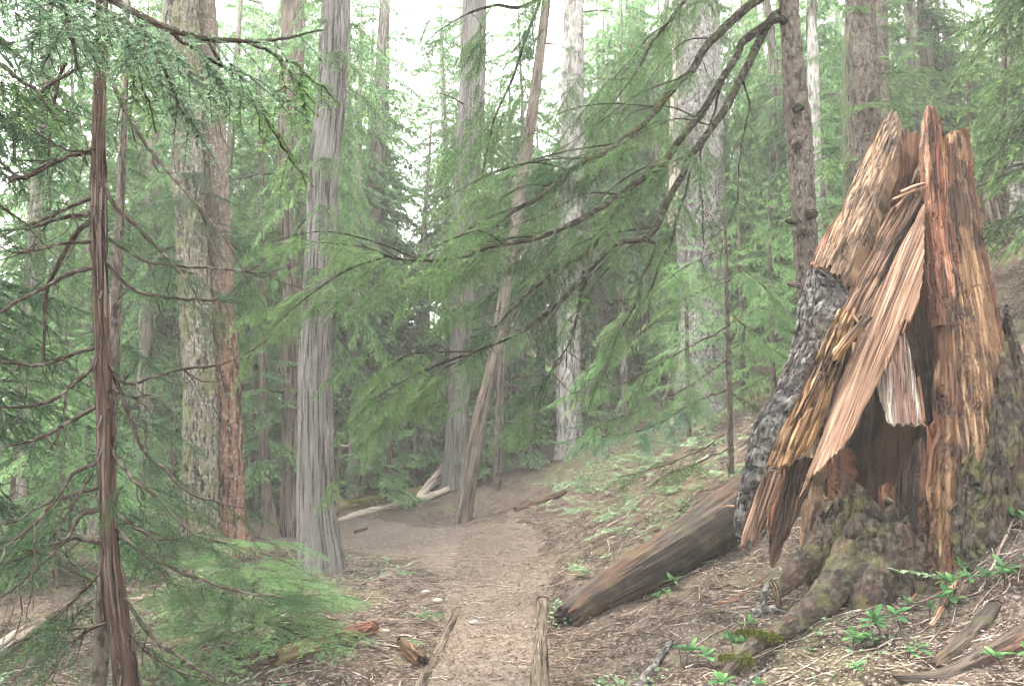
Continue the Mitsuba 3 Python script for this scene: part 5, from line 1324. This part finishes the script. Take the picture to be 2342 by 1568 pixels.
# pale sprays low by the footpath
for j, (px, py, h, lab) in enumerate([(552, 1478, .70, 'low bright green young hemlock, the shorter of two beside the footpath'), (577, 1470, .82, 'low bright green young hemlock, the taller of two beside the footpath')]):
    LK, LC2 = sapling(px, py, 6.4 + .15 * j, h, 9, lab, 'hemlock1', 'leaf_light', .3, 1, 11 + j, low=.9)
    for i in range(19):
        z = LC2[14, 2] + (LC2[-1, 2] - LC2[14, 2]) * (i + .5) / 19
        az = i * 2.399 + j * 1.3
        k = int(np.argmin(np.abs(LC2[:, 2] - z)))
        l = 1.1 * (1 - .55 * i / 19) * R10.uniform(.7, 1.15)
        bough(LK, 'needle1', 'leaf_light' if (i + j) % 4 else 'leaf_mid', LC2[k, :3], [math.cos(az), math.sin(az), R10.uniform(-.15, .25)], l, R10.normal(0, .2), R10, 1.25)
sapling(300, 1560, 5.6, .55, 6, 'small pale hemlock seedling at the lower edge beside the slender near trunk', 'needle1', 'leaf_pale', .55, 30, 14, low=.15)
sapling(690, 1360, 8.4, .55, 6, 'soft green hemlock seedling at the foot of the grey cedar', 'needle1', 'leaf_pale', .7, 30, 15, low=.2)
sapling(440, 1400, 8.0, .8, 7, 'bushy green hemlock seedling in front of the mossy fir', 'needle1', 'leaf_pale', .7, 24, 16, low=.15)

SAPS = [  # px, py, Y, height, width px, label, kind, leaf, reach, boughs per metre
    (226, 1620, 5.3, 4.6, 34, 'grey young trunk right behind the slender near trunk', 'hemlock1', 'leaf_dark', .8, 7, dict(low=.12, pitch=(-.5, .1))),
    (888, 1160, 16.8, 2.1, 14, 'small cone shaped young fir beside the bend of the footpath', 'fir2', 'leaf_light', 1.05, 26, dict(pitch=(-.35, .5), low=.18)),
    (828, 1150, 18.0, 2.3, 12, 'pale young fir at the mossy log', 'fir2', 'leaf_pale', 1.0, 15, {}),
    (948, 1120, 19.2, 2.7, 12, 'pale young fir just left of the propped tan log', 'fir2', 'leaf_pale', 1.1, 14, {}),
    (1108, 1105, 18.6, 1.9, 10, 'pale young fir between the pale grey trunk and the thin twin stems', 'fir2', 'leaf_pale', .9, 16, {}),
    (1215, 1080, 18.2, 2.2, 10, 'pale young fir on the bank left of the whitish silver trunk', 'fir2', 'leaf_pale', .9, 16, {}),
    (1345, 1030, 17.4, 1.8, 10, 'pale young fir on the bank right of the whitish silver trunk', 'fir2', 'leaf_pale', .8, 16, {}),
    (985, 1110, 19.5, 2.3, 12, 'pale young fir left of the pale grey trunk', 'fir2', 'leaf_pale', 1.0, 18, {}),
    (800, 1120, 20.0, 3.5, 14, 'slim pale young fir just past the grey cedar', 'fir3', 'leaf_pale', 1.1, 16, {}),
    (860, 1020, 24.0, 5.0, 14, 'layered pale green young fir under the bright gap', 'fir3', 'leaf_pale', 1.6, 14, {}),
    (950, 1000, 26.0, 4.5, 14, 'broad pale young fir behind the pale grey trunk', 'fir3', 'leaf_pale', 1.6, 14, {}),
    (1010, 1085, 21.0, 2.0, 10, 'little pale fir behind the propped tan log', 'fir2', 'leaf_pale', .9, 18, {}),
    (1165, 1040, 21.0, 3.0, 10, 'young fir behind the thin twin stems', 'fir3', 'leaf_pale', 1.1, 16, {}),
    (1240, 1010, 22.0, 4.2, 12, 'light green young fir left of the whitish silver trunk', 'hemlock3', 'leaf_light', 1.3, 14, {}),
    (1370, 985, 19.0, 2.6, 10, 'thin pale young fir right of the whitish silver trunk', 'fir2', 'leaf_pale', .8, 18, {}),
    (1420, 960, 21.0, 4.6, 14, 'feathery young hemlock between the whitish and the thickest trunk', 'hemlock3', 'leaf_light', 1.2, 13, {}),
    (1530, 930, 19.0, 4.4, 14, 'feathery young hemlock close left of the thickest trunk', 'hemlock3', 'leaf_light', 1.15, 13, {}),
    (1575, 960, 13.2, 4.4, 12, 'airy young hemlock in front of the thickest trunk', 'hemlock2', 'leaf_pale', 1.1, 10, {}),
    (1700, 930, 14.0, 4.2, 14, 'dense young hemlock right of the thickest trunk', 'hemlock2', 'leaf_light', 1.2, 14, {}),
    (1770, 900, 12.5, 3.4, 12, 'bushy young hemlock left of the knotty leaning tree', 'hemlock2', 'leaf_light', 1.0, 15, {}),
    (1900, 900, 13.0, 4.6, 12, 'bright green young hemlock between the knotty tree and the stump', 'hemlock2', 'leaf_light', 1.15, 15, {}),
    (1790, 800, 17.0, 5.6, 14, 'tall soft green young hemlock farther up behind the knotty tree', 'hemlock3', 'leaf_light', 1.4, 12, {}),
    (2110, 560, 16.0, 4.4, 12, 'bushy dark young hemlock behind the top of the stump', 'hemlock3', 'leaf_mid', 1.5, 14, {}),
    (2230, 520, 15.0, 4.0, 12, 'green young hemlock behind the broken grey snag', 'hemlock2', 'leaf_mid', 1.5, 13, {}),
    (2050, 620, 19.0, 6.0, 14, 'tall pale young hemlock behind the stump spire', 'hemlock3', 'leaf_light', 1.7, 12, {}),
    (2380, 480, 16.0, 5.0, 14, 'green young hemlock by the grey blue trunk', 'hemlock3', 'leaf_mid', 1.6, 12, {}),
    (655, 1180, 18.0, 3.2, 12, 'blue green young fir between the red trunk and the cedar', 'fir2', 'leaf_light', 1.1, 18, {}),
    (575, 1190, 17.0, 4.2, 12, 'tall pale young fir right behind the fir pair', 'fir2', 'leaf_pale', 1.1, 16, {}),
    (390, 1230, 15.0, 3.6, 12, 'pale young fir just left of the mossy fir trunk', 'fir2', 'leaf_pale', 1.3, 16, {}),
    (320, 1290, 12.5, 2.6, 12, 'bright young hemlock between the near trunk and the mossy fir', 'hemlock2', 'leaf_light', 1.1, 18, {}),
    (130, 1330, 11.0, 3.6, 12, 'green young hemlock low behind the bare near branches', 'hemlock2', 'leaf_light', 1.4, 15, {}),
    (20, 1300, 12.0, 4.6, 12, 'green young hemlock at the left edge behind the bare branches', 'hemlock2', 'leaf_mid', 1.5, 14, {}),
    (190, 1240, 16.0, 5.0, 12, 'tall pale young hemlock seen through the bare near branches', 'hemlock3', 'leaf_light', 1.5, 13, {}),
    (70, 1220, 19.0, 6.5, 14, 'tallest pale young hemlock at the left behind the bare branches', 'hemlock3', 'leaf_light', 1.8, 11, {}),
    (300, 1200, 20.0, 6.0, 14, 'slender pale young hemlock left of the fir pair', 'hemlock3', 'leaf_light', 1.5, 12, {}),
]
for i, (px, py, Y, h, wpx, lab, kind, leaf, reach, dens, kw) in enumerate(SAPS):
    sapling(px, py, Y, h, wpx, lab, kind, leaf, reach, dens, 30 + i, **kw)
rng = np.random.default_rng(66)
for i in range(54):
    px = -150 + (i + rng.random()) / 54 * 2650
    Y = rng.uniform(20, 36)
    x = (px - CX) / F * Y
    z = float(ground(x, Y))
    far = Y > 24
    sapling(px, CY, Y, rng.uniform(2.5, 7.5), 12, ('young conifer ' if Y < 28 else 'faint young conifer ') + gap(px), ['hemlock3', 'fir3', 'weeping3'][i % 3], ['leaf_pale', 'leaf_light', 'leaf_light'][i % 3 if rng.random() < .6 else 0], rng.uniform(1.1, 1.9), rng.uniform(7, 10), 100 + i, group='young conifers of the undergrowth', low=.06)

# hemlock out of the frame on the right whose boughs hang over the stump, and one on the left
for nm, x0, y0, lab, sgn, leaf, zr in (('r', 6.9, 9.6, 'hemlock just outside the view whose dark boughs hang behind the stump top', -1, 'leaf_mid', (4.2, 8.5)), ('l', -5.6, 7.6, 'dark hemlock standing just outside the view beyond the slender near trunk', 1, 'leaf_dark', (1.2, 7.5))):
    z = float(ground(x0, y0))
    C = curve(np.array([[x0, y0, z - .3, .2], [x0, y0, z + .5, .17], [x0 - .1 * sgn, y0, z + 5, .13], [x0, y0, z + 10, .06]]), 160)
    key = thing('hemlock_tree', lab, 'tree')
    mesh, uv = tube(C[:, :3], C[:, 3], 48, BARKS['scaly'], 47)
    part(key, 'trunk', mesh, 'bark_hemlock', True, uv)
    for i in range(46):
        zz = rng.uniform(*zr)
        az = (math.pi if sgn < 0 else 0) + rng.normal(0, .75)
        k = int(np.argmin(np.abs(C[:, 2] - zz)))
        bough(key, 'hemlock2', leaf, C[k, :3], [math.cos(az), math.sin(az), rng.uniform(-.5, 0)], rng.uniform(1.2, 2.6), rng.normal(0, .25), rng, 1.1)
# pale beard lichen on the dark scaly trunk
bk = [k for k in labels if labels[k].get('label', '').startswith('dark brown scaly trunk')][0]
rl = np.random.default_rng(12)
A = np.array([at(rl.uniform(1926, 1946), rl.uniform(60, 460), 10.6 + rl.normal(0, .08)) for i in range(700)])
B = A + np.stack([rl.normal(0, .02, 700), rl.normal(0, .02, 700), -rl.uniform(.08, .35, 700)], 1)
part(bk, 'lichen', sticks(A, B, .003), 'lichen_beard', True, np.full((700 * 6, 2), .5), kind='stuff')
# bleached strips hanging on the thickest trunk
tk = [k for k in labels if labels[k].get('label', '').startswith('thickest grey trunk')][0]
for i, (a, b, w) in enumerate([((1546, 60), (1535, 330), 12), ((1556, 120), (1545, 250), 9), ((1540, 330), (1534, 520), 15), ((1552, 380), (1540, 540), 10), ((1546, 470), (1534, 530), 14)]):
    plank(tk, 'bark_strip', [(a[0] - w / 2, a[1], 15.75), (b[0] - w / 2, b[1], 15.7)], [(a[0] + w / 2, a[1], 15.72), (b[0] + w / 2 - 3, b[1], 15.68)], 'log_bleached', thick=.02, nu=10, nv=60, rag=(.3, .4), relief=.02, groove=.0, seed=140 + i, edge=.03)

# ------------------------------------------------------------------ leafy plants on the slope
def leaf_mesh(L, W, rng):
    s = np.linspace(0, 1, 7)
    w = W / 2 * np.sin(np.pi * np.clip(s * .92 + .04, 0, 1)) ** .8 * (.75 + .5 * s)
    arc = -.18 * L * s ** 2
    mid = np.stack([s * L, 0 * s, arc], -1)
    a, b = mid + np.stack([0 * s, w, .18 * w], -1), mid + np.stack([0 * s, -w, .18 * w], -1)
    V = np.stack([a, mid, b], 1).reshape(-1, 3)
    f = []
    for i in range(6):
        for j in range(2):
            q = [i * 3 + j, i * 3 + j + 1, (i + 1) * 3 + j + 1, (i + 1) * 3 + j]
            f += [[q[0], q[1], q[2]], [q[0], q[2], q[3]]]
    uv = np.stack([np.full(21, rng.random()), np.repeat(s, 3) * .8], -1)
    return V, np.array(f), uv


LEAVES = []
for i in range(5):
    r = np.random.default_rng(300 + i)
    v, f, uv = leaf_mesh(1.0, .34 + .06 * i, r)
    LEAVES.append(mikit.ply((v, f), 'leaf_broad', smooth=True, uv=uv))


def leafy_plant(px, py, Y, size, whorls, label, seed, group=None):
    r = np.random.default_rng(seed + 500)
    p = at(px, py, Y)
    p[2] = float(ground(p[0], p[1]))
    key = thing('leafy_plant', label, 'plant', group)
    for wv in range(whorls):
        d = norm(np.array([r.normal(0, .4), r.normal(0, .3) - .15, 1.0]))
        h = size * r.uniform(.6, 1.5)
        q = p + np.array([r.normal(0, size * .45), r.normal(0, size * .3), 0])
        q[2] = float(ground(q[0], q[1]))
        C = curve(np.c_[np.array([q - [0, 0, .02], q + d * h * .5 + r.normal(0, .004, 3), q + d * h]), [[.004], [.003], [.002]]], 8)
        mesh, uv = tube(C[:, :3], C[:, 3], 5)
        part(key, 'stem', mesh, 'twig_bark', True, uv)
        n = int(r.integers(6, 10))
        for i in range(n):
            az = i * 2.399 + r.normal(0, .2)
            el = r.uniform(-.1, .75) if i < n - 2 else r.uniform(.7, 1.2)
            x = np.array([math.cos(az) * math.cos(el), math.sin(az) * math.cos(el), math.sin(el)])
            y = norm(np.cross([0, 0, 1.0], x))
            z = np.cross(x, y)
            L = size * r.uniform(.65, 1.1)
            M = np.eye(4)
            M[:3, 0], M[:3, 1], M[:3, 2], M[:3, 3] = x * L, y * L, z * L, C[-1, :3] - d * h * .12 * r.random()
            k = numbered(f'{key}__leaf')
            scene[k] = {**LEAVES[int(r.integers(5))], 'to_world': T(M.tolist())}


for i, (px, py, Y, size, wh, lab) in enumerate([
        (1562, 1500, 5.5, .085, 2, 'leafy green seedling lowest on the bank between the black rotten branch and the root'),
        (1632, 1500, 5.4, .075, 1, 'narrow leafy seedling between the two seedlings on the bank'),
        (1690, 1478, 5.45, .09, 2, 'leafy seedling right beside the mossy root tip'),
        (1712, 1425, 5.8, .075, 1, 'small leafy seedling just above the mossy root'),
        (1668, 1562, 4.9, .085, 1, 'two leaved pale plant under the root tip at the lower edge'),
        (1742, 1552, 5.0, .05, 1, 'tiny seedling on the reddish litter under the root'),
        (1960, 1490, 5.15, .085, 3, 'broad dark leafy clump left of the tallest leafy clump'),
        (2020, 1475, 5.2, .095, 3, 'tallest leafy clump in front of the stump foot'),
        (2060, 1425, 5.5, .06, 1, 'small bright leafy sprig close to the stump foot'),
        (2125, 1445, 5.3, .07, 1, 'pale broad leaved sprig at the end of the half buried brown wood'),
        (2175, 1415, 5.35, .09, 4, 'dense dark leafy clump at the lower end of the tan stick'),
        (2215, 1390, 5.45, .09, 2, 'leafy clump tucked behind the dense dark clump'),
        (2140, 1330, 5.75, .06, 2, 'light sprig beside the thin reddish stick'),
        (2235, 1320, 5.7, .075, 3, 'leafy clump above the upper end of the tan stick'),
        (2262, 1395, 5.3, .085, 2, 'leafy clump between the tan stick and the right edge'),
        (2325, 1400, 5.15, .085, 2, 'leafy clump at the right edge low on the slope'),
        (2330, 1290, 5.6, .08, 2, 'leafy clump at the right edge level with the tan stick'),
        (2090, 1530, 4.8, .075, 2, 'leafy sprig growing from the sunken rotting log'),
        (2310, 1545, 4.5, .08, 2, 'leafy clump in the bottom corner'),
        (1955, 1555, 4.8, .06, 2, 'low sprig at the lower edge below the tallest leafy clump'),
        (2180, 1180, 6.2, .05, 1, 'tiny sprig on bare soil uphill of the stump'),
        (2290, 1200, 6.0, .055, 2, 'small sprig on bare soil near the rounded stone'),
        (1530, 1315, 7.3, .07, 2, 'drooping leafy sprig hanging over the thick decaying log'),
        (1515, 1365, 7.1, .06, 2, 'small pale sprig under the thick decaying log'),
        (1700, 1090, 8.6, .08, 2, 'bright green sprig beside the upper end of the thick decaying log')]):
    leafy_plant(px, py, Y, size, wh, lab, i)

# ------------------------------------------------------------------ ground cover and litter
def scatter(n, regions, rng):
    out = []
    w = np.array([g[5] for g in regions], float)
    for g, k in zip(regions, np.round(n * w / w.sum()).astype(int)):
        x0, x1, y0, y1 = g[:4]
        y = y0 + (y1 - y0) * rng.random(k) ** g[4]
        x = x0 + (x1 - x0) * rng.random(k)
        out.append(np.stack([x, y], 1))
    return np.vstack(out)


rng = np.random.default_rng(2024)
# small green leaves over the slope
XY = scatter(52000, [(.4, 3.6, 6.8, 17, 1.0, 7), (1.6, 5, 3.8, 9, 1.0, 1.2), (-4, -.7, 5, 14, 1.0, 1.1), (.3, 1.5, 5, 8, 1, .7), (3, 9, 8, 18, 1, 2.0)], rng)
m = meshkit.fbm(np.c_[XY * 1.5, 0 * XY[:, :1]], 3, 77)
d, w = trail_u(XY[:, 0], XY[:, 1])
XY = XY[(m > .59) & (d > w * .95)]
Z = ground(XY[:, 0], XY[:, 1])
n = len(XY)
P = np.c_[XY, Z + .01 + .05 * rng.random(n) ** 2]
D = norm(np.c_[rng.normal(0, 1, (n, 2)), rng.uniform(-.1, .5, n)])
v, f, uv = blades_on(P, D, rng.uniform(.018, .05, n), norm(np.c_[rng.normal(0, .35, (n, 2)), np.ones(n)]), .022, np.zeros(n), rng.random(n), rng)
key = solo('ground_cover', (v, f), 'leaf_cover', 'small pale green leaves scattered over the slope and the path banks', 'ground cover', smooth=False, uv=uv, kind='stuff')
# feathery little fern like sprigs of ground cover
XY = scatter(220, [(.6, 3.4, 7.5, 16, 1.0, 7), (2.4, 5, 4.2, 9, 1.0, 1), (-3.5, -.8, 5.5, 12, 1, 1)], rng)
d, w = trail_u(XY[:, 0], XY[:, 1])
XY = XY[d > w + .15]
for i, (x, y) in enumerate(XY):
    az = rng.uniform(0, 6.28)
    bough('ground_sprigs', 'fir3', 'leaf_cover', [x, y, float(ground(x, y)) + .03], [math.cos(az), math.sin(az), rng.uniform(.0, .5)], rng.uniform(.12, .34), rng.normal(0, .3), rng, 1.1, name='sprig')
for k in list(labels):
    if k.startswith('ground_sprigs'):
        labels.pop(k)
for k in list(scene):
    if k.startswith('ground_sprigs__sprig__'):
        scene['low_sprigs__' + k.rpartition('__')[2]] = scene.pop(k)
tag('low_sprigs', 'feathery low green sprigs scattered on the slope', 'ground cover', None, 'stuff')

# needles, chips and twigs lying about
XY = scatter(76000, [(-4.5, .5, 4.6, 13, 1.2, 3.2), (-.7, .5, 4.6, 15, 1.2, 2.0), (.3, 3.5, 4.8, 14, 1.2, 3.2), (1.4, 5.5, 3.6, 9, 1.1, 2.6), (-2.5, 2, 9, 17, 1, 1), (-4, 1, 11, 16.5, 1, 2.0)], rng)
Z = ground(XY[:, 0], XY[:, 1])
n = len(XY)
P = np.c_[XY, Z + .004 + .008 * rng.random(n)]
D = norm(np.c_[rng.normal(0, 1, (n, 2)), rng.normal(0.08, .16, n)])
for nm, sel, l0, l1, wd, mat, lab in (('needle_litter', slice(0, 46000), .012, .045, .008, 'litter_brown', 'brown fallen needles and bark crumbs covering the ground'), ('chip_litter', slice(46000, 76000), .012, .036, .013, 'litter_pale', 'pale chips and dry bits scattered on the ground')):
    if mat == 'litter_brown':
        diffuse(mat, lambda p, n, uv: mix((0.025, 0.018, 0.014), (0.115, 0.082, 0.062), uv.x))
    else:
        diffuse(mat, lambda p, n, uv: mix((0.07, 0.058, 0.049), (0.30, 0.27, 0.24), uv.x * uv.x * uv.x))
    k = len(P[sel])
    v, f, uv = blades_on(P[sel], D[sel], rng.uniform(l0, l1, k), norm(np.c_[rng.normal(0, .3, (k, 2)), np.ones(k)]), wd, np.zeros(k), rng.random(k), rng)
    solo(nm, (v, f), mat, lab, 'litter', smooth=False, uv=uv, kind='stuff')
XY = scatter(2000, [(-4.5, -.5, 4.6, 12, 1.1, 3.4), (.4, 3.5, 5, 14, 1.1, 2.6), (1.5, 5.2, 3.6, 8.5, 1, 2.2), (-.5, .4, 5, 14, 1.1, .35)], rng)
items = []
for x, y in XY:
    l, az, r = rng.uniform(.08, .45), rng.uniform(0, 6.28), rng.uniform(.0018, .0055)
    s_ = np.linspace(-.5, .5, 6)[:, None]
    Q = np.array([x, y]) + s_ * l * np.array([math.cos(az), math.sin(az)]) + (s_ ** 2) * rng.normal(0, .35) * l * np.array([-math.sin(az), math.cos(az)])
    items.append(np.c_[Q, np.zeros(6), np.full(6, r)])
Q = np.vstack(items)
Q[:, 2] = ground(Q[:, 0], Q[:, 1]) + Q[:, 3] + .004
Q = Q.reshape(-1, 6, 4)
A, B = Q[:, :-1].reshape(-1, 4), Q[:, 1:].reshape(-1, 4)
V, Fc = sticks(A[:, :3], A[:, :3] + (B - A)[:, :3] * 1.02, A[:, 3])
solo('twig_litter', (V, Fc), 'stick_bark', 'fine bare twigs lying all over the ground', 'litter', smooth=True, uv=np.tile(rng.random((len(A), 1)) * 3, (1, 2)).repeat(6, 0), kind='stuff')
# ------------------------------------------------------------------ far forest
def far_tree(px, Y, w, leaf, label, seed, low=.08, kind='hemlock3', mat='bark_far', reach=2.2, dens=6.5, height=None):
    rng = np.random.default_rng(900 + seed)
    x = (px - CX) / F * Y
    z = float(ground(x, Y))
    h = height or min(rng.uniform(17, 26), 1.62 - z + Y * .49 + rng.uniform(.5, 3))
    r = w / 2
    lean = rng.normal(0, .03, 2)
    P = np.array([[x, Y, z - .4, r * 1.5], [x, Y, z + .5, r * 1.1], [x + lean[0] * h * .5, Y + lean[1] * h * .5, z + h * .5, r * .75], [x + lean[0] * h, Y + lean[1] * h, z + h, .02]])
    C = curve(P, 44)
    key = thing('far_conifer' if h > 8 else 'conifer_sapling', label, 'tree', 'conifers far off in the forest')
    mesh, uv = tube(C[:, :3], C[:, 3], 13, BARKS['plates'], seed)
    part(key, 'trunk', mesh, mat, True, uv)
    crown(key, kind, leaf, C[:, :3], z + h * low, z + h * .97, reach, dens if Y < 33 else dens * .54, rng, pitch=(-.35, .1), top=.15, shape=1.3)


rng = np.random.default_rng(5)
i = 0
for Y0, n in ((22, 7), (28, 14), (36, 18), (46, 20), (60, 16)):
    for k in range(n):
        px = -250 + (k + rng.uniform(.1, .9)) / n * 2900
        Y = Y0 * rng.uniform(.88, 1.15)
        if Y < 30 and 700 < px < 1330 and rng.random() < .4:
            continue
        hh = None
        if 850 < px < 1020 or 1120 < px < 1290:
            x_ = (px - CX) / F * Y
            hh = (980 - rng.uniform(150, 520)) / F * Y + 1.62 - float(ground(x_, Y))
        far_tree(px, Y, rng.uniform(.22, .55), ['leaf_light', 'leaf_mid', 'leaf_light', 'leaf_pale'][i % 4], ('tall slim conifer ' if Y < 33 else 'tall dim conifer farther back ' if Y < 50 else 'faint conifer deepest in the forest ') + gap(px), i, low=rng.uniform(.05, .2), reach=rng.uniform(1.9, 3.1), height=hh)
        i += 1
